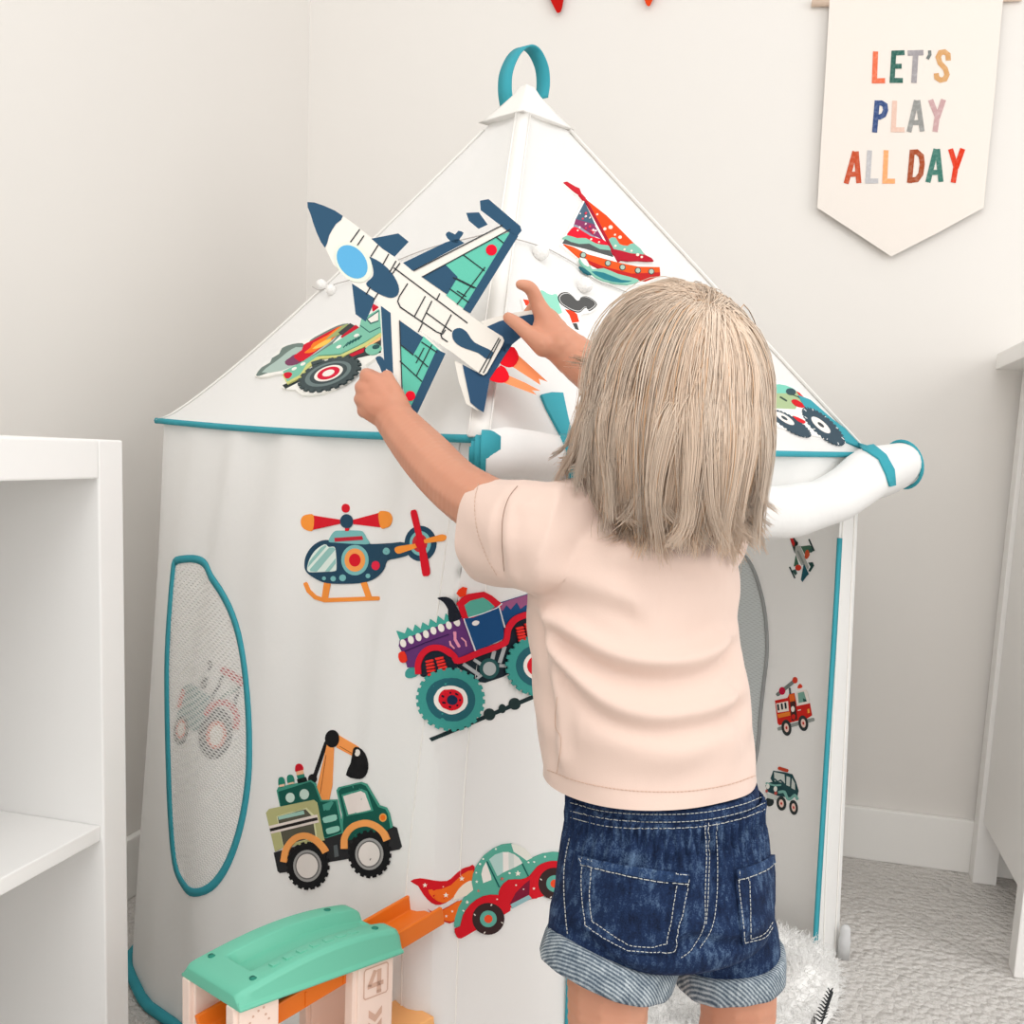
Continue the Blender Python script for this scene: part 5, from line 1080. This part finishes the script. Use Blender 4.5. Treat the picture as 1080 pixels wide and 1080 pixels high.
def sleeve(P, R_, n=36):
    rr = []
    for i, (p, r) in enumerate(zip(P, R_)):
        t_ = (P[min(i+1, len(P)-1)]-P[max(i-1, 0)]).normalized(); u = t_.cross(UP).normalized(); w = u.cross(t_).normalized()
        rr.append([p+u*math.cos(a)*r*.82+w*math.sin(a)*r for a in np.linspace(0, 2*math.pi, n+1)[:-1]])
    V, Fc = loft_vf(rr, True); T.add(V, Fc)
sleeve([W(600, 578, .835), W(575, 569, .822), W(548, 563, .835), W(528, 562, .853), W(514, 559, .868), W(500, 556, .883)], [.045, .047, .0455, .0445, .0440, .0435])
sleeve([W(730, 580, .90), W(748, 560, .925), W(752, 525, .942), W(742, 500, .955)], [.046, .046, .043, .041])
T.chain([W(640, 538, .86), W(600, 546, .835), W(570, 556, .824)], [.027, .032, .036])
V, Fc = T.remesh(.0024, 7, .5)
def slice_mesh(V, Fc, co, no, near=None):
    bm = bmesh.new(); vs_ = [bm.verts.new(v) for v in V.tolist()]
    for f in Fc: bm.faces.new([vs_[i] for i in f])
    fs = list(bm.faces) if near is None else [f for f in bm.faces if (f.calc_center_median()-near[0]).length < near[1]]
    g_ = set(fs)
    for f in fs: g_.update(f.edges); g_.update(f.verts)
    bmesh.ops.bisect_plane(bm, geom=list(g_), plane_co=co, plane_no=no, clear_outer=True)
    bm.verts.index_update(); r = np.array([v.co for v in bm.verts]), [[v.index for v in f.verts] for f in bm.faces]; bm.free(); return r
V, Fc = slice_mesh(V, Fc, W(690, 819, D0), Vector((0, 0, -1)))
_sa = (W(514, 559, .868)-W(540, 563, .84)).normalized()
V, Fc = slice_mesh(V, Fc, W(517, 559.5, .8655), _sa, (W(512, 559, .868), .075))
Nn = vnormals(V, Fc); X_, Y_, _D = projv(V)
vd = V-np.array(CAM); face = -(Nn*vd).sum(1)/np.linalg.norm(vd, axis=1)
amp = np.clip(face*1.6, 0, 1)
def fold(P, wd, A, asym=.5):
    """crease along a path: raised above, sunk below"""
    global disp
    C = catmull([(x, y, 0) for x, y in P], 10); cx_ = np.array([c.x for c in C]); cy_ = np.array([c.y for c in C])
    o = np.argsort(cx_); yy = np.interp(X_, cx_[o], cy_[o]); inx = np.clip(np.minimum(X_-cx_.min(), cx_.max()-X_)/26+.15, 0, 1)
    d = (Y_-yy)/wd
    disp += 1.3*A*inx*(np.exp(-(d+.7)**2)-asym*np.exp(-((d-.75)/.9)**2))
def vfold(P, wd, A, asym=.5):
    global disp
    C = catmull([(x, y, 0) for x, y in P], 10); cx_ = np.array([c.x for c in C]); cy_ = np.array([c.y for c in C]); o = np.argsort(cy_)
    xx = np.interp(Y_, cy_[o], cx_[o]); iny = np.clip(np.minimum(Y_-cy_.min(), cy_.max()-Y_)/22+.1, 0, 1); d = (X_-xx)/wd
    disp += A*iny*(np.exp(-(d-.7)**2)-asym*np.exp(-((d+.75)/.9)**2))
disp = np.zeros(len(V))
fold([(560, 640), (600, 672), (650, 700), (700, 708), (745, 698), (785, 668)], 13, .0075, .55)
fold([(572, 668), (600, 712), (640, 748), (690, 763), (740, 758), (790, 735)], 13, .0065, .55)
fold([(590, 775), (640, 800), (700, 806), (760, 798), (795, 780)], 22, .0035, .4)
fold([(640, 600), (690, 592), (740, 600), (775, 612)], 16, .0025, .5)
fold([(545, 620), (590, 618), (640, 630), (690, 655)], 16, .0035, .5)
vfold([(573, 640), (580, 700), (588, 760), (590, 820)], 7, .0042, .8)
vfold([(776, 640), (775, 690), (782, 740), (790, 790)], 7, .0045, .8)
vfold([(536, 520), (531, 560), (534, 600), (545, 625)], 7, .0028, .9)
V = V+Nn*(disp*amp)[:, None]
V = V+Nn*(.0008*np.sin(V[:, 2:3]*90+V[:, 0:1]*60)+.0006*np.sin(V[:, 2:3]*150-V[:, 1:2]*120))
shirt = mesh_obj('t_shirt', V, Fc, SHIRT, kid)
fS = cast(bvh_of(shirt), .83)
STI = mat('peach_seam', (212, 180, 160), .9, None, .1)
def stitch_line(P, parent, m, f, w=1.0, dash=None, h=.0006, name='stitching'):
    """a row of stitches lying on the cloth; dash=(on, off) in photo pixels"""
    C = catmull([(x, y, 0) for x, y in P], 12); L = [0]
    for a, b in zip(C, C[1:]): L.append(L[-1]+(b-a).length)
    def at_(s):
        i = max(0, min(len(C)-2, int(np.searchsorted(L, s))-1)); t_ = (s-L[i])/max(1e-6, L[i+1]-L[i]); return C[i].lerp(C[i+1], t_)
    mb = MB(); s = 0; on, off = dash or (L[-1], 0)
    while s < L[-1]-.5:
        e = min(L[-1], s+on); k = max(2, int((e-s)/4)+1); Q = [at_(s+(e-s)*i/(k-1)) for i in range(k)]
        V, Fc = tube_vf([f(q.x, q.y, h) for q in Q], w*.00031, 5); mb.add(V, Fc); s = e+off
        if off == 0: break
    return mb.build(name, m, parent)
stitch_line([(578, 812), (610, 824), (650, 832), (690, 835), (730, 834), (770, 827), (796, 818)], shirt, STI, fS, 1.1, (3, 1.2))
stitch_line([(546, 513), (537, 525), (531, 545), (530, 570), (532, 602)], shirt, mat('dark_seam_thread', (150, 120, 104), .9), fS, .8, name='sleeve_seam')  # sleeve seam drawn as a line of darker thread
stitch_line([(505, 510), (501, 530), (504, 560), (514, 588), (524, 606)], shirt, STI, fS, .8, (3, 1.5))
stitch_line([(588, 735), (586, 765), (592, 780), (588, 815)], shirt, STI, fS, .7, name='side_seam')
# ------------------------------------------------------------------ denim shorts
def denim(name, c0, c1, c2, wave=None):
    m = bpy.data.materials.new(name); m.use_nodes = True; nt = m.node_tree; N = nt.nodes; L = nt.links; b = N['Principled BSDF']; b.inputs['Roughness'].default_value = .85; b.inputs['Specular IOR Level'].default_value = .15
    tc = N.new('ShaderNodeTexCoord'); n1 = N.new('ShaderNodeTexNoise'); n1.inputs['Scale'].default_value = 48; n1.inputs['Detail'].default_value = 8; n1.inputs['Roughness'].default_value = .7; L.new(tc.outputs['Object'], n1.inputs['Vector'])
    mp = N.new('ShaderNodeMapping'); mp.inputs['Scale'].default_value = (260, 260, 60); L.new(tc.outputs['Object'], mp.inputs['Vector'])
    n2 = N.new('ShaderNodeTexNoise'); n2.inputs['Scale'].default_value = 1; n2.inputs['Detail'].default_value = 3; L.new(mp.outputs[0], n2.inputs['Vector'])
    n3 = N.new('ShaderNodeTexNoise'); n3.inputs['Scale'].default_value = 900; n3.inputs['Detail'].default_value = 2; L.new(tc.outputs['Object'], n3.inputs['Vector'])
    m1 = N.new('ShaderNodeMath'); m1.operation = 'MULTIPLY_ADD'; L.new(n2.outputs['Fac'], m1.inputs[0]); m1.inputs[1].default_value = .55; L.new(n1.outputs['Fac'], m1.inputs[2])
    m2 = N.new('ShaderNodeMath'); m2.operation = 'MULTIPLY_ADD'; L.new(n3.outputs['Fac'], m2.inputs[0]); m2.inputs[1].default_value = .5; L.new(m1.outputs[0], m2.inputs[2]); src = m2
    if wave:
        mp2 = N.new('ShaderNodeMapping'); mp2.inputs['Rotation'].default_value = (.5, .6, .3); L.new(tc.outputs['Object'], mp2.inputs['Vector'])
        wv = N.new('ShaderNodeTexWave'); wv.bands_direction = 'DIAGONAL'; wv.inputs['Scale'].default_value = wave; wv.inputs['Distortion'].default_value = 1.2; L.new(mp2.outputs[0], wv.inputs['Vector'])
        m3 = N.new('ShaderNodeMath'); m3.operation = 'MULTIPLY_ADD'; L.new(wv.outputs['Fac'], m3.inputs[0]); m3.inputs[1].default_value = .5; L.new(m2.outputs[0], m3.inputs[2]); src = m3
    r = N.new('ShaderNodeValToRGB'); cr_ = r.color_ramp; off = .25 if wave else 0
    dv = 2.1
    md = N.new('ShaderNodeMath'); md.operation = 'DIVIDE'; L.new(src.outputs[0], md.inputs[0]); md.inputs[1].default_value = dv+off*2
    cr_.elements[0].position = .36; cr_.elements[0].color = lin(c0); cr_.elements[1].position = .64; cr_.elements[1].color = lin(c2); e = cr_.elements.new(.50); e.color = lin(c1)
    L.new(md.outputs[0], r.inputs['Fac']); L.new(r.outputs[0], b.inputs['Base Color'])
    bp = N.new('ShaderNodeBump'); bp.inputs['Strength'].default_value = .5; bp.inputs['Distance'].default_value = .0012; L.new(m2.outputs[0], bp.inputs['Height']); L.new(bp.outputs[0], b.inputs['Normal'])
    return m
DEN = denim('dark_denim', (14, 24, 46), (29, 47, 80), (92, 116, 146)); DENC = denim('denim_reverse', (70, 84, 98), (128, 140, 150), (196, 204, 208), 150); DENL = denim('worn_denim', (20, 34, 60), (40, 62, 98), (108, 132, 160))
Q = Blob()
secs = [(822, 601, 803), (850, 598, 807), (880, 590, 814), (910, 584, 819), (940, 581, 821), (960, 580, 822), (975, 588, 816), (985, 606, 800)]
rings = []
for y, xa, xb in secs:
    c = W((xa+xb)/2, y, D0); hw = (xb-xa)/2*D0/F; a = hw*1.02; b_ = hw*.86
    rings.append([c+Lv*a*math.cos(t_)+Fv*b_*math.sin(t_) for t_ in np.linspace(0, 2*math.pi, 49)[:-1]])
Vt, Ft = loft_vf(rings, True); Q.add(Vt, Ft)
cuffs = []
for s, pts_ in ((1, [(652, 935, .862, .050), (646, 975, .852, .056), (642, 1004, .846, .0545), (641, 1015, .845, .0540)]), (-1, [(752, 940, .884, .046), (764, 980, .892, .047), (769, 1010, .896, .0460), (770, 1020, .897, .0455)])):
    tilt = (UP+Lv*(-.34 if s > 0 else .16)).normalized(); rr = []
    u = (Lv-tilt*Lv.dot(tilt)).normalized(); w = tilt.cross(u)
    for x, y, d, r in pts_: rr.append([W(x, y, d)+u*math.cos(t_)*r+w*math.sin(t_)*r*.95 for t_ in np.linspace(0, 2*math.pi, 37)[:-1]])
    Vt, Ft = loft_vf(rr, True); Q.add(Vt, Ft); cuffs.append((pts_[-1], u, w, tilt, s))
V, Fc = Q.remesh(.0026, 8, .5)
Nn = vnormals(V, Fc); X_, Y_, _D = projv(V); vd = V-np.array(CAM); amp = np.clip(-(Nn*vd).sum(1)/np.linalg.norm(vd, axis=1)*1.6, 0, 1); disp = np.zeros(len(V))
fold([(690, 1018), (725, 985), (770, 990), (815, 975)], 9, .003, .8); fold([(585, 965), (620, 985), (660, 1015), (700, 1028)], 10, .0025, .7); vfold([(742, 880), (748, 930), (742, 975), (722, 1008)], 8, -.003, .3)
fold([(600, 898), (650, 905), (700, 903), (735, 900)], 10, .0015, .6)
ang = np.arctan2((V-np.array(pelv)) @ np.array(Fv), (V-np.array(pelv)) @ np.array(Lv))
gath = np.clip((zat(880)-V[:, 2])/-.03, 0, 1)
disp = disp*amp+.0019*np.sin(ang*46+2*np.sin(ang*7))*np.clip(1-np.abs(V[:, 2]-zat(868))/.03, 0, 1)
V = V+Nn*disp[:, None]
shorts = mesh_obj('denim_shorts', V, Fc, DEN, kid)
# elastic waistband, gathered
zw0, zw1 = zat(866), zat(834); rings = []
cw_ = W(702, 845, D0)
for z, o_ in ((zw0, .0005), (zw0+.002, .0032), (zw0+.006, .0036), ((zw0+zw1)/2, .0030), (zw1-.004, .0034), (zw1, .0008)):
    rg = []
    for t_ in np.linspace(0, 2*math.pi, 481)[:-1]:
        a = .0985*.97*.885; q = .0021*math.sin(t_*70+1.2*math.sin(t_*9))*(1 if o_ > .002 else .3)
        rg.append(Vector((cw_.x, cw_.y, z))+Lv*(a+o_+q)*math.cos(t_)*1.0+Fv*((a*.86)+o_+q)*math.sin(t_))
    rings.append(rg)
V, Fc = loft_vf(rings, False); wbnd = mesh_obj('waistband', V, Fc, DEN, shorts)
fD = cast(bvh_of(shorts, wbnd), .80)
THR = mat('pale_denim_thread', (206, 208, 204), .9, None, .1)
def dst(P, w=1.0, dash=(3.2, 1.3)): return stitch_line(P, shorts, THR, fD, w, dash, .0008)
def pocket(P, hem, nm):
    V, T = patch_vf(P, 5, fD, .0024, -.0004); o = mesh_obj('back_pocket', V, T, DEN, shorts, smooth=False); tag(o, nm)
    V, T = patch_vf(hem, 4, fD, .0036, .0020); mesh_obj('pocket_hem', V, T, DENL, o, smooth=False)
    return o
pl = [(613, 902), (640, 908), (670, 914), (700, 919), (727, 921), (723, 950), (717, 980), (710, 1003), (690, 1006), (662, 1005), (640, 992), (617, 977), (614, 940)]
pr = [(774, 917), (790, 913), (804, 907), (813, 901), (815, 920), (815, 950), (812, 978), (803, 990), (782, 997), (778, 960), (775, 935)]
p1_ = pocket(pl, [(613, 902), (640, 908), (670, 914), (700, 919), (727, 921), (725.5, 931), (698, 929), (668, 924), (640, 918), (614, 911.5)], 'wide back pocket on the left')
p2_ = pocket(pr, [(774, 917), (790, 913), (804, 907), (813, 901), (814, 910), (806, 916), (790, 923), (775, 927)], 'back pocket on the right')
def st_off(P, par, w=1.0): return stitch_line(P, par, THR, fD, w, (3.2, 1.3), .0032)
st_off([(614.5, 912), (640, 919), (668, 925), (698, 930), (725, 932)], p1_, 1.2); st_off([(614.5, 905), (616, 940), (619, 976)], p1_); st_off([(625, 916), (624, 945), (626, 972)], p1_); st_off([(619, 976), (640, 991), (662, 1003)], p1_); st_off([(662, 1003), (690, 1004), (709, 1001)], p1_); st_off([(626, 972), (645, 985), (664, 997)], p1_); st_off([(664, 997), (688, 998), (704, 995)], p1_); st_off([(709, 1001), (716, 978), (721, 950), (724.5, 924)], p1_); st_off([(704, 995), (708, 965), (712, 934)], p1_)
st_off([(615, 904), (628, 907)], p1_, 1.6); st_off([(709, 921), (725, 923)], p1_, 1.6)
st_off([(775.5, 928), (790, 924), (806, 917), (813, 911)], p2_, 1.2); st_off([(776, 919), (777, 940), (780, 965), (783.5, 995)], p2_); st_off([(787, 925), (788, 950), (789, 988)], p2_); st_off([(783.5, 995), (803, 988), (811, 977)], p2_); st_off([(789, 989), (803, 983), (811, 972)], p2_)
dst([(744, 868), (745, 900), (743, 945), (742, 975), (730, 1000), (718, 1010)]); dst([(755, 868), (757, 910), (755, 955), (750, 980), (738, 1000)]); dst([(746.5, 868), (747.5, 900), (746, 945), (744, 975)])
for y in (853, 861, 868): stitch_line([(602, y-6), (640, y+3), (690, y+6), (740, y+4), (780, y-4), (806, y-14)], wbnd, THR, fD, 1.0, (3.5, 1.2), .0010)
dst([(601, 884), (596, 915), (596, 950), (599, 985)], 1.2)
# side pocket opening and rolled cuffs
for (x, y, d, r), u, w, tilt, s in cuffs:
    c = W(x, y, d); rings = []; hh = .026 if s > 0 else .024
    for z, o_ in ((.016, -.002), (.016, .0015), (.0145, .0036), (.008, .0046), (-.002, .0046), (-hh+.018, .0042), (-hh+.0155, .0028), (-hh+.0145, .0008), (-hh+.0145, -.0022), (-.002, -.004)):
        rg = []
        for t_ in np.linspace(0, 2*math.pi, 97)[:-1]:
            q = r+o_+.0008*math.sin(5*t_+s)+.0005*math.sin(13*t_); rg.append(c+tilt*(z+.0012*math.sin(3*t_+s))+u*math.cos(t_)*q+w*math.sin(t_)*q*.95)
        rings.append(rg)
    V, Fc = loft_vf(rings, False); mesh_obj('rolled_cuff', V, Fc, DENC, shorts)
# ------------------------------------------------------------------ hair
HAIR = bpy.data.materials.new('blond_hair'); HAIR.use_nodes = True; nt = HAIR.node_tree; b = nt.nodes['Principled BSDF']; b.inputs['Roughness'].default_value = .36; b.inputs['Specular IOR Level'].default_value = .5
at_ = nt.nodes.new('ShaderNodeAttribute'); at_.attribute_name = 'strand_colour'; nt.links.new(at_.outputs['Color'], b.inputs['Base Color']); b.inputs['Sheen Weight'].default_value = .9; b.inputs['Sheen Roughness'].default_value = .4; b.inputs['Sheen Tint'].default_value = lin((255, 240, 222))
tr_ = nt.nodes.new('ShaderNodeBsdfTranslucent'); nt.links.new(at_.outputs['Color'], tr_.inputs['Color']); mx_ = nt.nodes.new('ShaderNodeMixShader'); mx_.inputs['Fac'].default_value = .2
nt.links.new(b.outputs[0], mx_.inputs[1]); nt.links.new(tr_.outputs[0], mx_.inputs[2]); nt.links.new(mx_.outputs[0], nt.nodes['Material Output'].inputs['Surface'])
gm_ = nt.nodes.new('ShaderNodeNewGeometry'); sb_ = nt.nodes.new('ShaderNodeVectorMath'); sb_.operation = 'SUBTRACT'; nt.links.new(gm_.outputs['Position'], sb_.inputs[0]); sb_.inputs[1].default_value = tuple(HC-UP*.02)
nn1 = nt.nodes.new('ShaderNodeVectorMath'); nn1.operation = 'NORMALIZE'; nt.links.new(sb_.outputs[0], nn1.inputs[0])
sc_ = nt.nodes.new('ShaderNodeVectorMath'); sc_.operation = 'SCALE'; sc_.inputs['Scale'].default_value = 1.1; nt.links.new(nn1.outputs[0], sc_.inputs[0])
ad_ = nt.nodes.new('ShaderNodeVectorMath'); ad_.operation = 'ADD'; nt.links.new(sc_.outputs[0], ad_.inputs[0]); nt.links.new(gm_.outputs['Normal'], ad_.inputs[1])
nn2 = nt.nodes.new('ShaderNodeVectorMath'); nn2.operation = 'NORMALIZE'; nt.links.new(ad_.outputs[0], nn2.inputs[0]); nt.links.new(nn2.outputs[0], b.inputs['Normal'])
ROOT = mat('hair_underlayer', (244, 214, 172), .7)
hc = np.array(HC); ex = np.array(LAT); ey = np.array(DEP); ez = np.array([0, 0, 1.0]); EB_ = np.stack([ex, ey, ez])
EA = np.array([.0655, .0745, .0770])
crown = np.array([.25, -.50, .82]); crown /= np.linalg.norm(crown)
hf_l = np.array([Vector(HF).dot(LAT), Vector(HF).dot(DEP), 0]); hf_l /= np.linalg.norm(hf_l)
gh = np.random.default_rng(11)
shb = bvh_of(shirt)
zc = float(HC.z)
def sim(q0, layer, zend, side, curl):
    """guide strand in head axes; q0 unit direction of the root"""
    p = q0*EA*.955; P = [p.copy()]; rad = q0-crown*q0.dot(crown); n_ = np.linalg.norm(rad); rad = rad/n_ if n_ > .02 else np.array([side, -.5, 0])
    an_ = gh.normal()*.32; rad = rad*math.cos(an_)+np.cross(crown, rad)*math.sin(an_); d = rad.copy(); st = .0085; hitc = 0
    for k in range(46):
        d = d+np.array([0, 0, -.17])-.015*np.array([p[0]/.08, p[1]/.08, 0])*(1 if p[2] < -.03 else 0)
        d /= np.linalg.norm(d); p = p+d*st
        e = EA*(1+layer)
        if p[0] < 0: e = e*np.array([.92, 1, 1])
        zz = min(p[2], .0) if p[2] < 0 else p[2]
        tgt = 1.0
        if p[2] < -.012:
            # below the widest part the hair hangs nearly straight, drawing in a little
            sq = 1.0-.16*min(1, max(0, (-p[2]-.03)/.10))
            rr = math.sqrt((p[0]/e[0])**2+(p[1]/e[1])**2)
            if rr > .2: tg = rr+(sq-rr)*(1 if rr < sq else .35); p[0] *= tg/rr; p[1] *= tg/rr
        else:
            rr = np.linalg.norm(p/e); p = p/rr
        w = hc+p @ EB_
        h = shb.find_nearest(Vector(w))
        if h[0] is not None and (Vector(w)-h[0]).dot(h[1]) < .003+.004*layer*4:
            w2 = h[0]+h[1]*(.003+.016*layer); p = EB_ @ (np.array(w2)-hc); nn_ = EB_ @ np.array(h[1]); d = d-nn_*min(0, d.dot(nn_)); hitc += 1
        P.append(p.copy())
        if p[2] < zend or hitc > (0 if p[0] < -.045 else 2 if p[0] < -.03 else 6): break
    return np.array(P)
def resample(P, m):
    L = np.concatenate([[0], np.cumsum(np.linalg.norm(np.diff(P, axis=0), axis=1))]); s = np.linspace(0, L[-1], m)
    return np.stack([np.interp(s, L, P[:, i]) for i in range(3)], 1)
M = 18; allP = []; cols = []; rads = []
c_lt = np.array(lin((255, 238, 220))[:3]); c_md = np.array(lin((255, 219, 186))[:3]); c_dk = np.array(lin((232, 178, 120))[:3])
NG = 330
for gi in range(NG):
    # roots over the scalp, denser round the crown
    while True:
        q = gh.standard_normal(3)+(crown*4.5 if gi % 9 == 0 else 0); q /= np.linalg.norm(q)
        if q[2] < -.15: continue
        if q[2] < .75 and q[:2].dot(hf_l[:2]) > .80: continue
        break
    layer = .02+.10*gh.random()**1.3
    if gi % 7 == 0: an_ = gh.random()*6.28; u_c = np.array([math.cos(an_), math.sin(an_)*.8, math.sin(an_)*.5]); u_c -= crown*u_c.dot(crown); q = crown-u_c*.16; q /= np.linalg.norm(q); layer = .05+.06*gh.random()
    back = max(0, -q[1]); x_ = q[0]
    front = q[:2].dot(hf_l[:2])
    zend = -.086-.026*gh.random()-(.020 if abs(x_-.15) < .45 else 0)
    if front > .45: zend = -.055-.03*gh.random()
    if front > .75: zend = .02
    P = sim(q, layer, zend, x_, 0)
    if len(P) < 6: continue
    G = resample(P, M); nst = int(50+gh.integers(0, 24)); tt_ = np.linspace(0, 1, M)
    ph = gh.random()*6.28; wav = .0030*gh.random()
    sw = gh.standard_normal(3)*np.array([1, 1, .3])*(.006+.07*(layer-.02))
    G = G+sw*(tt_**2)[:, None]+np.stack([np.sin(ph+tt_*9), np.cos(ph+tt_*8), 0*tt_], 1)*(wav*tt_)[:, None]
    tipc = gh.random() < .55
    if tipc:
        k_ = np.clip((tt_-.78)/.22, 0, 1); an = gh.random()*6.28; G = G+np.stack([np.cos(an)*k_**2, -abs(np.sin(an))*k_**2*.6, k_**2*.4], 1)*.018
    tone = np.clip((layer-.02)/.10*.75+.45*gh.random(), 0, 1)  # inner layers darker golden: shade between locks put into the colour
    off = gh.standard_normal((nst, 3))*np.array([.0046, .0046, .0036]); sp = .75+.5*np.sin(np.minimum(tt_*2.2, 1)*1.57)-.88*tt_**.8+.30*np.clip((tt_-.85)/.15, 0, 1)
    off -= q[None]*(off @ q)[:, None]*.8
    loose = 1+.7*(gh.random(nst) < .12)
    C = G[None]+off[:, None, :]*sp[None, :, None]*loose[:, None, None]
    C += (gh.standard_normal((nst, 1, 3))*.0009)*(tt_[None, :, None]**2)
    # trim lengths unevenly
    cut = 1-.16*gh.random(nst)**2
    for j in range(nst):
        s_ = np.linspace(0, cut[j], M); C[j] = np.stack([np.interp(s_, tt_, C[j][:, i]) for i in range(3)], 1)
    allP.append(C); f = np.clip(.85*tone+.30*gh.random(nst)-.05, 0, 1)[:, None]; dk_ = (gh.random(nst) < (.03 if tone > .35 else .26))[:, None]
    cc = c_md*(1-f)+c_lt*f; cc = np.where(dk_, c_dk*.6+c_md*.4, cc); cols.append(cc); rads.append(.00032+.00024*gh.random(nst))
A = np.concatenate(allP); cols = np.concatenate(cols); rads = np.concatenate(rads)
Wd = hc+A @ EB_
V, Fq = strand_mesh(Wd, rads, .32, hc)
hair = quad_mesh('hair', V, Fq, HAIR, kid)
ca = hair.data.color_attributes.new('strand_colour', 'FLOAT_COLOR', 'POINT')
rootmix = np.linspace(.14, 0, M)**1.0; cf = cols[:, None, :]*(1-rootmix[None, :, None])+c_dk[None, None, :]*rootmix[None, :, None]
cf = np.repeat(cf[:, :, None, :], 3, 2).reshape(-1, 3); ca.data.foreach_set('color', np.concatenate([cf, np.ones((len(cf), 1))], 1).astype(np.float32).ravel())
print('hair strands', len(A), 'verts', len(V))
# under-layer so the scalp does not show through
rings = []
for z, q in ((.0795, .12), (.074, .42), (.062, .67), (.04, .90), (.015, 1.0), (-.01, 1.02), (-.04, 1.0), (-.075, .94), (-.10, .86)):
    rg = []
    for t_ in np.linspace(0, 2*math.pi, 41)[:-1]:
        c_, s_ = math.cos(t_), math.sin(t_); v_ = np.array([c_, s_]); fr_ = v_.dot(hf_l[:2]); zz = z
        if fr_ > .55: zz = max(z, .028)
        elif fr_ > .2: zz = max(z, .028-(.55-fr_)/.35*.12)
        k_ = math.sqrt(max(0.03, 1-(zz/.0815)**2)) if zz > 0 else q
        kk = min(q, k_) if zz == z else k_
        rg.append(Vector(hc+np.array([c_*EA[0]*kk*.965, s_*EA[1]*kk*.965, zz*.965]) @ EB_))
    rings.append(rg)
V, Fc = loft_vf(rings, True); mesh_obj('hair_underlayer', V, Fc, ROOT, hair)
# ------------------------------------------------------------------ light: a bright room, big window to the right, soft daylight all round, plus added fills
wd = bpy.data.worlds.new('world'); S.world = wd; wd.use_nodes = True
bg = wd.node_tree.nodes['Background']; bg.inputs['Color'].default_value = (1.0, .99, .975, 1); bg.inputs['Strength'].default_value = .95
def area(name, loc, target, sx, sy, e, col=(1, .985, .96)):
    l = bpy.data.lights.new(name, 'AREA'); l.shape = 'RECTANGLE'; l.size = sx; l.size_y = sy; l.energy = e; l.color = col
    o = bpy.data.objects.new(name, l); COL.objects.link(o); o.location = loc
    d = Vector(target)-Vector(loc); o.rotation_euler = d.to_track_quat('-Z', 'Y').to_euler(); return o
area('window_and_fill_light', (2.3, .2, 1.7), (-.4, 1.2, .7), 1.6, 1.7, 23, (1, .99, .97))
area('top_fill', (.1, -.2, 2.4), (-.2, .7, .2), 1.2, 1.2, 12)  # added fill from above for floor and hair, no known lamp there
area('window_and_fill_light', (-.5, -1.55, 1.5), (-.3, 1.2, .6), 2.0, 1.6, 13, (1, .995, .985))  # added fill behind the viewer, brightens the near side of the tent
vs = S.view_settings; vs.view_transform = 'Standard'; vs.look = 'None'; vs.gamma = 1; vs.use_curve_mapping = False; vs.exposure = 0.03
